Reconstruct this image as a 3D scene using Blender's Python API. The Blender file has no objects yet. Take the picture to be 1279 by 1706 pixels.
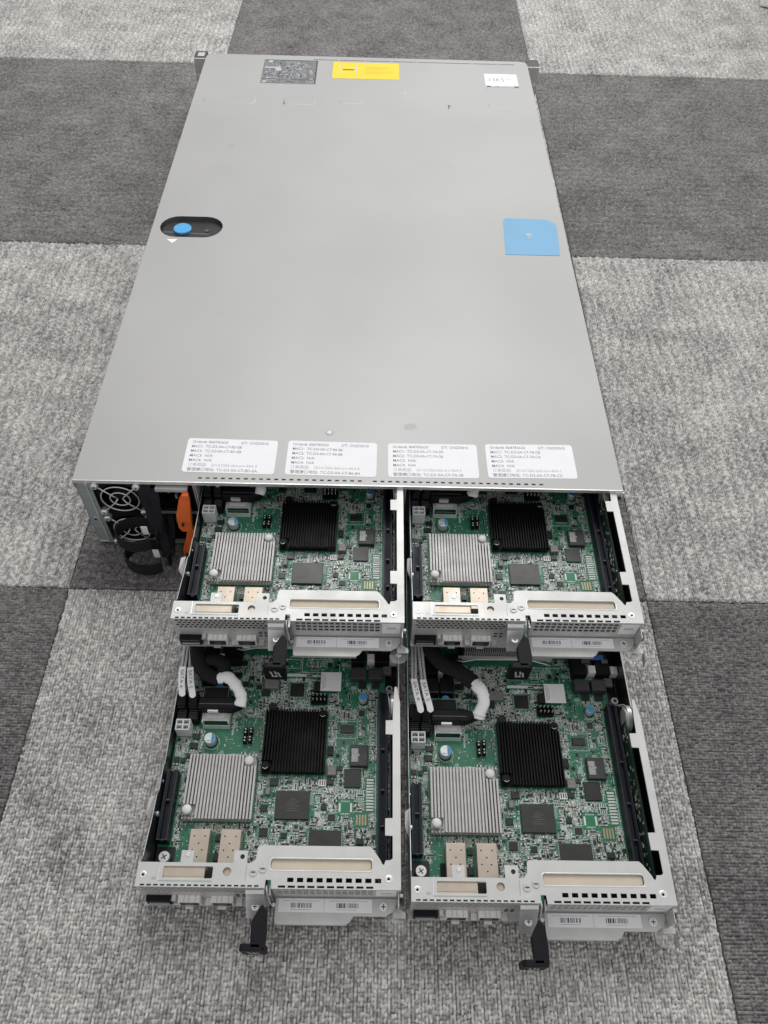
import bpy, math, random
import numpy as np
from mathutils import Vector, Matrix
SC = bpy.context.scene
COL = SC.collection
MM = 0.001
random.seed(7)

# ------------------------------------------------------------------ materials
MATS = {}
def mat(name, col, rough=0.5, metal=0.0, vary=0.06, scale=300.0, bump=0.0, bscale=1500.0, spec=0.5, alpha=1.0, trans=0.0, coat=0.0, aniso=None):
    if name in MATS: return MATS[name]
    m = bpy.data.materials.new(name); m.use_nodes = True
    nt = m.node_tree; N = nt.nodes; L = nt.links
    b = N['Principled BSDF']
    b.inputs['Roughness'].default_value = rough
    b.inputs['Metallic'].default_value = metal
    b.inputs['Specular IOR Level'].default_value = spec
    b.inputs['Coat Weight'].default_value = coat
    b.inputs['Transmission Weight'].default_value = trans
    b.inputs['Alpha'].default_value = alpha
    tc = N.new('ShaderNodeTexCoord')
    mp = N.new('ShaderNodeMapping'); L.new(tc.outputs['Object'], mp.inputs['Vector'])
    if aniso: mp.inputs['Scale'].default_value = aniso
    n1 = N.new('ShaderNodeTexNoise'); n1.inputs['Scale'].default_value = scale; n1.inputs['Detail'].default_value = 4
    L.new(mp.outputs['Vector'], n1.inputs['Vector'])
    cr = N.new('ShaderNodeMapRange'); cr.inputs['From Min'].default_value = 0.3; cr.inputs['From Max'].default_value = 0.7
    cr.inputs['To Min'].default_value = 1 - vary; cr.inputs['To Max'].default_value = 1 + vary
    L.new(n1.outputs['Fac'], cr.inputs['Value'])
    vm = N.new('ShaderNodeVectorMath'); vm.operation = 'SCALE'; vm.inputs[0].default_value = col[:3]
    L.new(cr.outputs['Result'], vm.inputs['Scale']); L.new(vm.outputs['Vector'], b.inputs['Base Color'])
    rr = N.new('ShaderNodeMapRange'); rr.inputs['From Min'].default_value = 0.3; rr.inputs['From Max'].default_value = 0.7
    rr.inputs['To Min'].default_value = max(0.03, rough - 0.08); rr.inputs['To Max'].default_value = min(1, rough + 0.08)
    n2 = N.new('ShaderNodeTexNoise'); n2.inputs['Scale'].default_value = scale * 0.35
    L.new(mp.outputs['Vector'], n2.inputs['Vector']); L.new(n2.outputs['Fac'], rr.inputs['Value']); L.new(rr.outputs['Result'], b.inputs['Roughness'])
    if bump > 0:
        n3 = N.new('ShaderNodeTexNoise'); n3.inputs['Scale'].default_value = bscale; L.new(mp.outputs['Vector'], n3.inputs['Vector'])
        bp = N.new('ShaderNodeBump'); bp.inputs['Strength'].default_value = bump; bp.inputs['Distance'].default_value = 0.0004
        L.new(n3.outputs['Fac'], bp.inputs['Height']); L.new(bp.outputs['Normal'], b.inputs['Normal'])
    MATS[name] = m
    return m

mat('cover_steel', (0.435, 0.433, 0.425), 0.48, 0.2, 0.045, 7.0, 0.12, 700, spec=0.4)
mat('zinc_steel', (0.60, 0.60, 0.585), 0.45, 0.45, 0.06, 90.0, 0.05, 900)
mat('bright_steel', (0.80, 0.80, 0.79), 0.33, 0.65, 0.08, 120.0)
mat('side_steel', (0.42, 0.47, 0.48), 0.45, 0.6, 0.10, 60.0, aniso=(1, 1, 6))
mat('dark_steel', (0.05, 0.05, 0.05), 0.35, 0.6, 0.2, 80.0)
mat('ear_dark', (0.06, 0.06, 0.065), 0.5)
mat('black_plastic', (0.009, 0.009, 0.011), 0.55, 0, 0.2, 200, spec=0.18)
mat('black_matte', (0.010, 0.010, 0.011), 0.65, 0, 0.2, 200)
mat('mylar_black', (0.012, 0.013, 0.013), 0.3, 0, 0.3, 60)
mat('slot_plastic', (0.008, 0.010, 0.018), 0.5, 0, 0.2, 200, spec=0.3)
mat('slot_edge', (0.05, 0.058, 0.07), 0.4)
mat('grey_plastic', (0.10, 0.10, 0.11), 0.5, 0, 0.1, 300)
mat('ferrite', (0.05, 0.049, 0.054), 0.55, 0, 0.15, 400)
mat('inductor_grey', (0.23, 0.22, 0.21), 0.5, 0.2, 0.15, 400)
mat('chip_black', (0.018, 0.019, 0.018), 0.38, 0, 0.25, 150)
mat('chip_grey', (0.034, 0.036, 0.032), 0.36, 0, 0.2, 120)
mat('chip_print', (0.085, 0.085, 0.082), 0.5)
mat('anodised_black', (0.004, 0.004, 0.005), 0.55, 0.0, 0.15, 300, spec=0.25)
mat('aluminium', (0.54, 0.53, 0.52), 0.5, 0.3, 0.06, 200)
mat('cage_steel', (0.54, 0.47, 0.385), 0.4, 0.55, 0.06, 120)
mat('beige_tape', (0.66, 0.58, 0.45), 0.6, 0, 0.05, 120)
mat('white_plastic', (0.80, 0.81, 0.78), 0.4, 0, 0.05, 200)
mat('milky_plastic', (0.78, 0.81, 0.80), 0.35, 0, 0.08, 300)
mat('blue_plastic', (0.035, 0.13, 0.42), 0.35)
mat('cap_blue', (0.06, 0.30, 0.62), 0.35)
mat('cap_silver', (0.66, 0.70, 0.72), 0.3, 0.5)
mat('solder', (0.70, 0.71, 0.68), 0.4, 0.15, 0.15, 400)
mat('ceramic_tan', (0.34, 0.29, 0.22), 0.5, 0, 0.2, 500)
mat('ceramic_brown', (0.16, 0.10, 0.07), 0.5)
mat('silk', (0.78, 0.82, 0.78), 0.6, 0, 0.1, 500)
mat('silk_soft', (0.27, 0.38, 0.31), 0.5, 0, 0.1, 500)
mat('pad_green', (0.02, 0.22, 0.10), 0.4)
mat('gold_pad', (0.42, 0.38, 0.24), 0.4, 0.4)
mat('red_part', (0.45, 0.08, 0.05), 0.4)
mat('orange_plastic', (0.86, 0.16, 0.022), 0.42, 0, 0.06, 90)
mat('cable_grey', (0.46, 0.46, 0.46), 0.45, 0, 0.08, 200)
mat('paper_white', (0.93, 0.93, 0.95), 0.6, 0, 0.02, 60)
mat('tape_white', (0.92, 0.92, 0.92), 0.45, 0, 0.03, 200)
mat('ink', (0.05, 0.05, 0.055), 0.6)
mat('ink_grey', (0.34, 0.34, 0.36), 0.6)
mat('ink_pale', (0.58, 0.58, 0.60), 0.6)
mat('yellow_paper', (0.88, 0.66, 0.015), 0.5, 0, 0.04, 30)
mat('ochre_ink', (0.72, 0.48, 0.03), 0.5)
mat('grey_label', (0.20, 0.205, 0.21), 0.45, 0.2, 0.35, 260)
mat('label_pale', (0.50, 0.50, 0.50), 0.5)
mat('blue_sticker', (0.15, 0.39, 0.62), 0.42, 0, 0.03, 20)
mat('blue_button', (0.09, 0.42, 0.80), 0.3)
mat('fabric_black', (0.020, 0.020, 0.024), 0.8, 0, 0.35, 900, 0.6, 3500, spec=0.15)
mat('sleeve_black', (0.012, 0.012, 0.014), 0.65, 0, 0.5, 1200, 0.5, 3000, spec=0.2)
mat('logo_grey', (0.50, 0.50, 0.49), 0.5)
mat('warm_white', (0.88, 0.86, 0.82), 0.5)
mat('clear_plastic', (0.85, 0.88, 0.88), 0.08, 0, 0.0, 100, alpha=0.12)
mat('pcb_grey', (0.17, 0.22, 0.19), 0.5, 0, 0.3, 700)
mat('board_dark', (0.010, 0.035, 0.024), 0.5)
mat('purple_metal', (0.40, 0.36, 0.40), 0.35, 0.8)

def pcb_mat():
    m = bpy.data.materials.new('circuit_board_green'); m.use_nodes = True
    nt = m.node_tree; N = nt.nodes; L = nt.links; b = N['Principled BSDF']
    tc = N.new('ShaderNodeTexCoord')
    br = N.new('ShaderNodeTexBrick'); br.inputs['Scale'].default_value = 420
    br.inputs['Color1'].default_value = (0.010, 0.120, 0.060, 1); br.inputs['Color2'].default_value = (0.012, 0.140, 0.072, 1)
    br.inputs['Mortar'].default_value = (0.045, 0.26, 0.15, 1); br.inputs['Mortar Size'].default_value = 0.05; br.offset = 0.37
    n0 = N.new('ShaderNodeTexNoise'); n0.inputs['Scale'].default_value = 70; n0.inputs['Detail'].default_value = 6
    mixv = N.new('ShaderNodeMix'); mixv.data_type = 'VECTOR'; mixv.inputs['Factor'].default_value = 0.02
    L.new(tc.outputs['Object'], mixv.inputs[4]); L.new(n0.outputs['Color'], mixv.inputs[5]); L.new(tc.outputs['Object'], n0.inputs['Vector'])
    L.new(mixv.outputs[1], br.inputs['Vector'])
    v = N.new('ShaderNodeTexVoronoi'); v.inputs['Scale'].default_value = 480; L.new(tc.outputs['Object'], v.inputs['Vector'])
    r = N.new('ShaderNodeMapRange'); r.inputs['From Min'].default_value = 0.16; r.inputs['From Max'].default_value = 0.22
    r.inputs['To Min'].default_value = 0.35; r.inputs['To Max'].default_value = 0.0
    L.new(v.outputs['Distance'], r.inputs['Value'])
    mx = N.new('ShaderNodeMix'); mx.data_type = 'RGBA'; mx.inputs[7].default_value = (0.25, 0.36, 0.27, 1)
    L.new(r.outputs['Result'], mx.inputs[0]); L.new(br.outputs['Color'], mx.inputs[6]); L.new(mx.outputs[2], b.inputs['Base Color'])
    b.inputs['Roughness'].default_value = 0.38
    MATS['pcb'] = m
pcb_mat()

# ------------------------------------------------------------------ mesh builder (millimetres)
class MB:
    def __init__(s): s.v = []; s.f = []; s.m = []; s.names = []; s.smooth = []
    def mi(s, n):
        if n not in s.names: s.names.append(n)
        return s.names.index(n)
    def add(s, vs, fs, mt, smooth=False):
        o = len(s.v); s.v += [tuple(x) for x in vs]; k = s.mi(mt)
        for f in fs: s.f.append(tuple(i + o for i in f)); s.m.append(k); s.smooth.append(smooth)
        return s
    def box(s, x0, y0, z0, x1, y1, z1, mt, bottom=True):
        vs = [(x0,y0,z0),(x1,y0,z0),(x1,y1,z0),(x0,y1,z0),(x0,y0,z1),(x1,y0,z1),(x1,y1,z1),(x0,y1,z1)]
        fs = [(4,5,6,7),(0,1,5,4),(1,2,6,5),(2,3,7,6),(3,0,4,7)]
        if bottom: fs.append((3,2,1,0))
        return s.add(vs, fs, mt)
    def cbox(s, cx, cy, z0, w, d, h, mt, ang=0.0):
        if ang == 0: return s.box(cx-w/2, cy-d/2, z0, cx+w/2, cy+d/2, z0+h, mt)
        c, q = math.cos(ang), math.sin(ang)
        P = [(cx + x*c - y*q, cy + x*q + y*c) for x, y in ((-w/2,-d/2),(w/2,-d/2),(w/2,d/2),(-w/2,d/2))]
        return s.prism(P, z0, z0+h, mt)
    def prism(s, P, z0, z1, mt):
        n = len(P); vs = [(x,y,z0) for x,y in P] + [(x,y,z1) for x,y in P]
        fs = [tuple(range(n, 2*n)), tuple(reversed(range(n)))] + [(i,(i+1)%n,n+(i+1)%n,n+i) for i in range(n)]
        return s.add(vs, fs, mt)
    def chamfer(s, x0, y0, z0, x1, y1, z1, mt, c=0.4, top=None):
        # box with chamfered top edge
        vs = [(x0,y0,z0),(x1,y0,z0),(x1,y1,z0),(x0,y1,z0),(x0,y0,z1-c),(x1,y0,z1-c),(x1,y1,z1-c),(x0,y1,z1-c),
              (x0+c,y0+c,z1),(x1-c,y0+c,z1),(x1-c,y1-c,z1),(x0+c,y1-c,z1)]
        s.add(vs, [(0,1,5,4),(1,2,6,5),(2,3,7,6),(3,0,4,7),(4,5,9,8),(5,6,10,9),(6,7,11,10),(7,4,8,11)], mt)
        return s.add(vs[8:], [(0,1,2,3)], top or mt)
    def cyl(s, cx, cy, z0, z1, r, mt, n=20, r1=None, axis='z', cap=True):
        r1 = r if r1 is None else r1
        vs = []
        for z, q in ((z0, r), (z1, r1)):
            for i in range(n):
                a = 2*math.pi*i/n; x, y = q*math.cos(a), q*math.sin(a)
                vs.append({'z': (cx+x, cy+y, z), 'y': (cx+x, z, cy+y), 'x': (z, cx+x, cy+y)}[axis])
        fs = [(i,(i+1)%n,n+(i+1)%n,n+i) for i in range(n)]
        s.add(vs, fs, mt, True)
        if cap: s.add(vs, [tuple(range(n,2*n)), tuple(reversed(range(n)))], mt)
        return s
    def dome(s, cx, cy, z0, r, h, mt, n=20, k=5):
        vs = []; fs = []
        for j in range(k):
            t = j/(k)*math.pi/2
            for i in range(n):
                a = 2*math.pi*i/n; vs.append((cx+r*math.cos(t)*math.cos(a), cy+r*math.cos(t)*math.sin(a), z0+h*math.sin(t)))
        vs.append((cx, cy, z0+h))
        for j in range(k-1):
            for i in range(n): fs.append((j*n+i, j*n+(i+1)%n, (j+1)*n+(i+1)%n, (j+1)*n+i))
        for i in range(n): fs.append(((k-1)*n+i, (k-1)*n+(i+1)%n, k*n))
        return s.add(vs, fs, mt, True)
    def tube(s, path, r, mt, n=8, closed=False, flat=1.0, up=(0,0,1)):
        P = [Vector(p) for p in path]; m = len(P); vs = []; fs = []; U = Vector(up)
        for i, p in enumerate(P):
            a = P[(i-1)%m] if (closed or i>0) else p; b = P[(i+1)%m] if (closed or i<m-1) else p
            t = (b-a).normalized(); sx = t.cross(U)
            if sx.length < 1e-4: sx = t.cross(Vector((1,0,0)))
            sx.normalize(); sz = sx.cross(t).normalized()
            rr = r[i] if isinstance(r, (list, tuple)) else r
            for k in range(n):
                q = 2*math.pi*k/n; vs.append(tuple(p + sx*rr*math.cos(q) + sz*rr*flat*math.sin(q)))
        R = m if closed else m-1
        for i in range(R):
            for k in range(n): fs.append((i*n+k, i*n+(k+1)%n, ((i+1)%m)*n+(k+1)%n, ((i+1)%m)*n+k))
        if not closed: fs += [tuple(reversed(range(n))), tuple(range((m-1)*n, m*n))]
        return s.add(vs, fs, mt, True)
    def ribbon(s, path, wv, th, mt, closed=False):
        P = [Vector(p) for p in path]; m = len(P); vs = []; fs = []
        for i, p in enumerate(P):
            w = Vector(wv[i] if isinstance(wv[0], (list, tuple)) else wv)
            a = P[(i-1)%m] if (closed or i>0) else p; b = P[(i+1)%m] if (closed or i<m-1) else p
            nrm = (b-a).cross(w).normalized()*th/2
            vs += [tuple(p-w/2-nrm), tuple(p+w/2-nrm), tuple(p+w/2+nrm), tuple(p-w/2+nrm)]
        R = m if closed else m-1
        for i in range(R):
            j = (i+1) % m
            for k in range(4): fs.append((i*4+k, i*4+(k+1)%4, j*4+(k+1)%4, j*4+k))
        if not closed: fs += [(3,2,1,0), tuple(m*4-4+k for k in range(4))]
        return s.add(vs, fs, mt)
    def mesh(s, name):
        me = bpy.data.meshes.new(name)
        me.from_pydata([(x*MM, y*MM, z*MM) for x,y,z in s.v], [], s.f)
        for n in s.names: me.materials.append(MATS[n])
        me.polygons.foreach_set('material_index', s.m); me.polygons.foreach_set('use_smooth', s.smooth)
        me.validate(); me.update(); return me
    def obj(s, name, parent=None, bevel=0):
        o = bpy.data.objects.new(name, s.mesh(name)); COL.objects.link(o)
        if parent: o.parent = parent
        if bevel:
            b = o.modifiers.new('bevel', 'BEVEL'); b.width = bevel*MM; b.segments = 2; b.limit_method = 'ANGLE'; b.angle_limit = math.radians(40)
        return o

def rrect(x0, y0, x1, y1, r, n=5):
    P = []
    for cx, cy, a0 in ((x1-r, y0+r, -90), (x1-r, y1-r, 0), (x0+r, y1-r, 90), (x0+r, y0+r, 180)):
        for i in range(n+1):
            a = math.radians(a0 + 90*i/n); P.append((cx+r*math.cos(a), cy+r*math.sin(a)))
    return P
def circ(cx, cy, r, n=20): return [(cx+r*math.cos(2*math.pi*i/n), cy+r*math.sin(2*math.pi*i/n)) for i in range(n)]
def rect(x0, y0, x1, y1): return [(x0,y0),(x1,y0),(x1,y1),(x0,y1)]

def sheet(name, outline, holes, th, mt, parent=None, xf=None, bevel=0.0):
    """flat plate cut with holes; local xy plane (mm), thickness th centred, placed by matrix xf (mm)"""
    cu = bpy.data.curves.new(name, 'CURVE'); cu.dimensions = '2D'; cu.fill_mode = 'BOTH'; cu.extrude = th/2
    if bevel: cu.bevel_depth = bevel; cu.bevel_resolution = 1; cu.offset = -bevel; cu.extrude = th/2-bevel
    for P in [outline] + holes:
        sp = cu.splines.new('POLY'); sp.points.add(len(P)-1); sp.use_cyclic_u = True
        for i, (x, y) in enumerate(P): sp.points[i].co = (x, y, 0, 1)
    t = bpy.data.objects.new('tmp', cu)
    me = bpy.data.meshes.new_from_object(t); me.name = name
    bpy.data.objects.remove(t); bpy.data.curves.remove(cu)
    X = Matrix.Scale(MM, 4) @ (xf or Matrix.Identity(4)); me.transform(X)
    me.materials.clear(); me.materials.append(MATS[mt])
    for p in me.polygons: p.use_smooth = False; p.material_index = 0
    o = bpy.data.objects.new(name, me); COL.objects.link(o)
    if parent: o.parent = parent
    return o
def XF(origin, ex, ey):
    ex = Vector(ex).normalized(); ey = Vector(ey).normalized(); ez = ex.cross(ey)
    M = Matrix.Identity(4)
    for i in range(3): M[i][0] = ex[i]; M[i][1] = ey[i]; M[i][2] = ez[i]; M[i][3] = origin[i]
    return M
def join(name, objs, parent=None):
    """merge helper meshes of one part into one mesh"""
    vs = []; fs = []; mi = []; sm = []; mats = []
    for o in objs:
        me = o.data; b = len(vs); vs += [tuple(v.co) for v in me.vertices]
        loc = [(mats.index(m) if m in mats else (mats.append(m) or len(mats)-1)) for m in me.materials]
        for p in me.polygons: fs.append(tuple(i+b for i in p.vertices)); mi.append(loc[p.material_index]); sm.append(p.use_smooth)
        bpy.data.objects.remove(o)
    me = bpy.data.meshes.new(name); me.from_pydata(vs, [], fs)
    for m in mats: me.materials.append(m)
    me.polygons.foreach_set('material_index', mi); me.polygons.foreach_set('use_smooth', sm); me.update()
    o = bpy.data.objects.new(name, me); COL.objects.link(o)
    if parent: o.parent = parent
    return o
def text(name, s, size, xf, mt, parent=None, width=None, align='LEFT', th=0.05):
    cu = bpy.data.curves.new(name, 'FONT'); cu.body = s; cu.size = size; cu.align_x = align; cu.extrude = th
    cu.resolution_u = 2; cu.offset = size*0.012
    t = bpy.data.objects.new('tmp', cu); me = bpy.data.meshes.new_from_object(t); me.name = name
    bpy.data.objects.remove(t); bpy.data.curves.remove(cu)
    if width and len(me.vertices):
        xs = [v.co.x for v in me.vertices]; w = max(xs)-min(xs)
        me.transform(Matrix.Diagonal((width/w, 1, 1, 1)))
    me.transform(Matrix.Scale(MM, 4) @ xf); me.materials.clear(); me.materials.append(MATS[mt])
    for p in me.polygons: p.material_index = 0
    o = bpy.data.objects.new(name, me); COL.objects.link(o)
    if parent: o.parent = parent
    return o
def thing(name, label, cat, loc=(0,0,0), rz=0.0, group=None, parent=None):
    o = bpy.data.objects.new(name, None); COL.objects.link(o); o.empty_display_size = 0.02
    o.location = loc; o.rotation_euler = (0,0,rz); o['label'] = label; o['category'] = cat
    if group: o['group'] = group
    return o
def copy_tree(o, parent=None):
    c = o.copy(); COL.objects.link(c); c.parent = parent
    for ch in list(o.children): copy_tree(ch, c)
    return c

# ------------------------------------------------------------------ chassis frame
CX, CY, CA = 0.01629, 0.04757, 0.00519
def chw(a, b, z):      # chassis mm -> world metres
    c, s = math.cos(CA), math.sin(CA)
    return (CX + (a*c - b*s)*MM, CY + (a*s + b*c)*MM, z*MM)
W, LEN, H = 448.0, 778.0, 86.8

srv = thing('server_chassis', 'wide flat grey steel server case lying on the carpet, open at its near end', 'server chassis', chw(0,0,0), CA)
# cover with latch recess hole, rows of small slots
def stadium(x0, y0, x1, y1, n=10):
    r = (y1-y0)/2; P = []
    for cx, a0 in ((x1-r, -90), (x0+r, 90)):
        for i in range(n+1):
            a = math.radians(a0+180*i/n); P.append((cx+r*math.cos(a), (y0+y1)/2+r*math.sin(a)))
    return P
holes = [stadium(8, 338, 75.5, 377)]
for i in range(46):
    a = 101 + i*6.2
    if 236 < a < 242: continue
    if a < 385: holes.append(rect(a, 3.4, a+3.2, 5.0))
for i in range(92):
    a = 150 + i*3.05
    if int(a) % 37 > 33: continue
    holes.append(rect(a, 766.4, a+1.9, 768.8))
out = [(0,0),(W,0),(W,LEN-8),(W-2.5,LEN-2.5),(W-8,LEN)] + [(8,LEN),(2.5,LEN-2.5),(0,LEN-8)]
sheet('top_cover', out, holes, 1.0, 'cover_steel', srv, XF((0,0,H-0.5), (1,0,0), (0,1,0)))
m = MB()
m.box(-0.3, -0.8, H-3.6, W+0.3, 0.0, H-0.05, 'bright_steel')         # rear lip of the cover
m.box(-0.6, -0.8, H-10, 0.0-0.02, LEN-10, H-0.6, 'cover_steel'); m.box(W+0.02, -0.8, H-10, W+0.6, LEN-10, H-0.6, 'cover_steel')
m.obj('cover_lip', srv)
m = MB()
m.box(0, 0.4, 0.5, 1.2, LEN-2, H-1.1, 'side_steel'); m.obj('side_wall', srv)
m = MB(); m.box(W-1.2, 0.4, 0.5, W, LEN-2, H-1.1, 'side_steel'); m.obj('side_wall', srv)
m = MB(); m.box(1.25, 0.4, 0.5, W-1.25, LEN-2, 1.5, 'zinc_steel'); m.obj('base_plate', srv)
m = MB(); m.box(1.25, LEN-8, 1.6, W-1.25, LEN-4, H-1.2, 'dark_steel'); m.obj('front_panel', srv)
m = MB(); m.box(97.2, 1.0, 1.6, 98.2, 560, H-1.2, 'zinc_steel'); m.obj('divider', srv)
m = MB(); m.box(270.2, 6.0, 1.6, 271.4, 560, H-1.2, 'zinc_steel'); m.obj('divider', srv)
m = MB()                                                               # rolled corner piece at right
m.box(W-6, -2.0, H-9, W+1.6, -0.9, H-1.5, 'bright_steel'); m.cyl(W-1.2, H-7.5, -3.2, -2.0, 1.6, 'dark_steel', 12, axis='y'); m.obj('corner_bracket', srv)
# flange by the power supplies
m = MB()
m.box(2.0, -0.6, 3.0, 9.6, 0.3, 84, 'side_steel'); m.box(9.7, -2.6, 3.0, 10.6, 0.3, 84, 'bright_steel'); m.box(10.7, -1.4, 4, 13.4, 0.3, 83, 'side_steel')
m.cyl(6.4, 36, -1.6, -0.62, 2.0, 'bright_steel', 14, axis='y'); m.cyl(6.0, 35.6, -1.9, -1.62, 1.3, 'black_matte', 12, axis='y')
m.box(1.3, -1.2, 1.6, 78, 0.3, 3.0, 'bright_steel')
m.obj('rear_flange', srv)
# ears
for sgn in (0, 1):
    m = MB()
    x0, x1 = (-17.5, -0.65) if sgn == 0 else (W+0.65, W+17.5)
    m.box(x0, LEN-14, 1.0, x1, LEN-11, H-1.4, 'aluminium')
    m.box(x0, LEN-10.9, 1.0, x1, LEN+9, H-1.0, 'ear_dark')
    if sgn == 0: m.box(x0+4.5, LEN-7, H-0.99, x1-3, LEN+4, H-0.6, 'zinc_steel')
    xs = (x0+4) if sgn == 0 else (x1-4)
    m.cyl(xs, H-24, LEN-15.4, LEN-14.02, 2.4, 'bright_steel', 14, axis='y')
    m.cyl(xs+2*(1 if sgn == 0 else -1), H-38, LEN-15.0, LEN-14.02, 1.4, 'bright_steel', 12, axis='y')
    m.obj('rack_ear', srv)
# latch recess
m = MB()
P = stadium(8.1, 338.1, 75.4, 376.9)
n = len(P); cx, cy = 41.75, 357.5
Q = [(cx+(x-cx)*0.95, cy+(y-cy)*0.90) for x, y in P]
m.add([(x,y,H-0.1) for x,y in P]+[(x,y,H-4.6) for x,y in Q], [(i,(i+1)%n,n+(i+1)%n,n+i) for i in range(n)], 'dark_steel', True)
m.add([(x,y,H-4.6) for x,y in Q], [tuple(range(n))], 'dark_steel')
rc = m.obj('latch_recess', srv)
m = MB(); m.cyl(31.5, 358, H-4.5, H-2.4, 9.6, 'blue_button', 28); m.cyl(31.5, 358, H-2.4, H-1.9, 9.6, 'blue_button', 28, r1=8.9)
m.obj('latch_button', srv)
m = MB(); m.add([(12,355,H-4.5),(11,352.5,H-4.5),(60,350,H-4.5),(62,352,H-4.5)], [(0,1,2,3)], 'grey_plastic'); m.cyl(58, 357, H-4.58, H-3.9, 2.2, 'grey_plastic', 12); m.obj('latch_link', srv)
# blue sticker, small triangle sticker
P = [(379.5,320),(437.5,320),(440.5,371)] 
for i in range(1, 7):
    a = math.radians(90*i/6); P.append((425.5+15*math.cos(a), 372+15*math.sin(a)))
P += [(388,388)]
for i in range(1, 5):
    a = math.radians(90+90*i/4); P.append((388+6*math.cos(a), 382+6*math.sin(a)))
m = MB(); m.prism(P, H+0.02, H+0.3, 'blue_sticker')
o = m.obj('blue_sticker', srv); o['label'] = 'sky blue sticker with one rounded corner and a pale dot'
m = MB(); m.cyl(408, 357, H+0.32, H+0.42, 3.2, 'label_pale', 9); m.add([(403,353,H+0.45),(412,352,H+0.45),(408,350,H+0.45)], [(0,1,2)], 'label_pale'); m.obj('sticker_mark', o)
m = MB(); m.add([(19,334,H+0.06),(31,334,H+0.06),(26,327,H+0.06)], [(2,1,0)], 'paper_white'); m.obj('paper_scrap', srv)
# cover details: screws, dimples, raised ribs, scuffs
m = MB(); m.cyl(205.5, 57.5, H+0.0, H+0.3, 3.4, 'cover_steel', 20, r1=2.9); m.cyl(205.5, 57.5, H+0.36, H+0.45, 1.7, 'side_steel', 14); m.obj('screw', srv)
for a, b, r in ((275.7,675.9,2.6),(334,507,2.0),(171,712,2.2),(171,655,1.8),(385,692,1.6),(383,742,1.5),(433,728,2.0)):
    m = MB(); m.cyl(a, b, H, H+0.35, r, 'side_steel', 14, r1=r*0.7); m.obj('rivet', srv)
m = MB()
for a, b in ((118.3,642.4),(332.5,641.1)): m.box(a-0.6, b-6, H+0.01, a+0.8, b+5, H+0.06, 'dark_steel'); m.box(a-0.4, b+1, H+0.01, a+4, b+3, H+0.05, 'dark_steel')
for a, b in ((62,655),(110,700),(330,735),(62,715)): m.box(a, b, H+0.01, a+5, b+0.8, H+0.05, 'side_steel')
m.obj('cover_slot', srv)
def rib(x0, y0, x1, y1):
    P = rrect(x0, y0, x1, y1, min((y1-y0)/2-0.05, 7)); Q = [((x0+x1)/2+(x-(x0+x1)/2)*(1-3/(x1-x0)), (y0+y1)/2+(y-(y0+y1)/2)*(1-3/(y1-y0))) for x, y in P]; n = len(P); m = MB()
    m.add([(x,y,H+0.01) for x,y in P]+[(x,y,H+0.55) for x,y in Q], [(i,(i+1)%n,n+(i+1)%n,n+i) for i in range(n)], 'cover_steel', True)
    m.add([(x,y,H+0.55) for x,y in Q], [tuple(range(n))], 'cover_steel'); m.obj('cover_rib', srv)
mat('smudge', (0.415, 0.405, 0.395), 0.5, 0.2, 0.1, 40)
for a, b, r in ((275,66,6.5),(92,215,4.2),(63,529,5.5)):
    m = MB(); m.prism([(a+r*(0.8+0.3*random.random())*math.cos(k*math.pi/7), b+r*0.7*(0.8+0.3*random.random())*math.sin(k*math.pi/7)) for k in range(14)], H+0.01, H+0.03, 'smudge'); m.obj('smudge', srv)
rib(12, 636, 82, 658); rib(118, 636, 160, 658); rib(190, 642, 222, 656); rib(385, 640, 440, 655)
# printed labels
def address_label(a0, b0, a1, b1, lines, ang=0.0):
    o = MB().prism(rrect(0, 0, a1-a0, b1-b0, 2.6), 0, 0.16, 'paper_white').obj('address_label', srv)
    o.location = (a0*MM, b0*MM, (H+0.03)*MM); o.rotation_euler = (0, 0, ang)
    hh = b1-b0; parts = []
    for k, (s, x, w, mt) in enumerate(lines):
        y = hh - 4.6 - (k - (1 if k > 0 else 0))*5.15
        parts.append(text('t', s, 3.9, XF((x, y, 0.2), (1,0,0), (0,1,0)), mt, None, w, th=0.02))
    p = join('printed_text', parts, o)
    o['label'] = 'white address label ending in ' + lines[-1][0][-2:]
    return o
def lab_lines(m1, m2, srvn, m3):
    return [('Order#: 868785620', 4, 30, 'ink_grey'), ('S/T: CNZ50H2', 45, 23, 'ink_grey'),
            ('MAC1:  ' + m1, 4, 42, 'ink_grey'), ('MAC2:  ' + m2, 4, 42, 'ink_grey'), ('MAC3:  N/A', 4, 19, 'ink_grey'), ('MAC4:  N/A', 4, 19, 'ink_grey'),
            ('\u8ba2\u5355\u7c7b\u578b:   20161206-dell-srv-' + srvn, 4, 57, 'ink_pale'), ('\u7ba1\u7406\u63a5\u53e3\u5730\u5740: ' + m3, 4, 58, 'ink_grey')]
def address_label2(a0, b0, w, h, L8, ang):
    o = MB().prism(rrect(0, 0, w, h, 2.6), 0, 0.16, 'paper_white').obj('address_label', srv)
    o.location = (a0*MM, b0*MM, (H+0.03)*MM); o.rotation_euler = (0, 0, ang)
    ys = [h-5.2, h-5.2] + [h-5.2-5.1*k for k in range(1, 7)]
    parts = [text('t', s, 4.0, XF((x, y, 0.2), (1,0,0), (0,1,0)), mt, None, wd, th=0.02) for (s, x, wd, mt), y in zip(L8, ys)]
    join('printed_text', parts, o)
    o['label'] = 'white label with an address ending ' + L8[-1][0][-5:]
address_label2(86.2, 10.4, 76, 37.4, lab_lines('TC-D3-0A-C7-8D-E8', 'TC-D3-0A-C7-8D-EB', '464-3', 'TC-D3-0A-C7-8D-EA'), -0.016)
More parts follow.
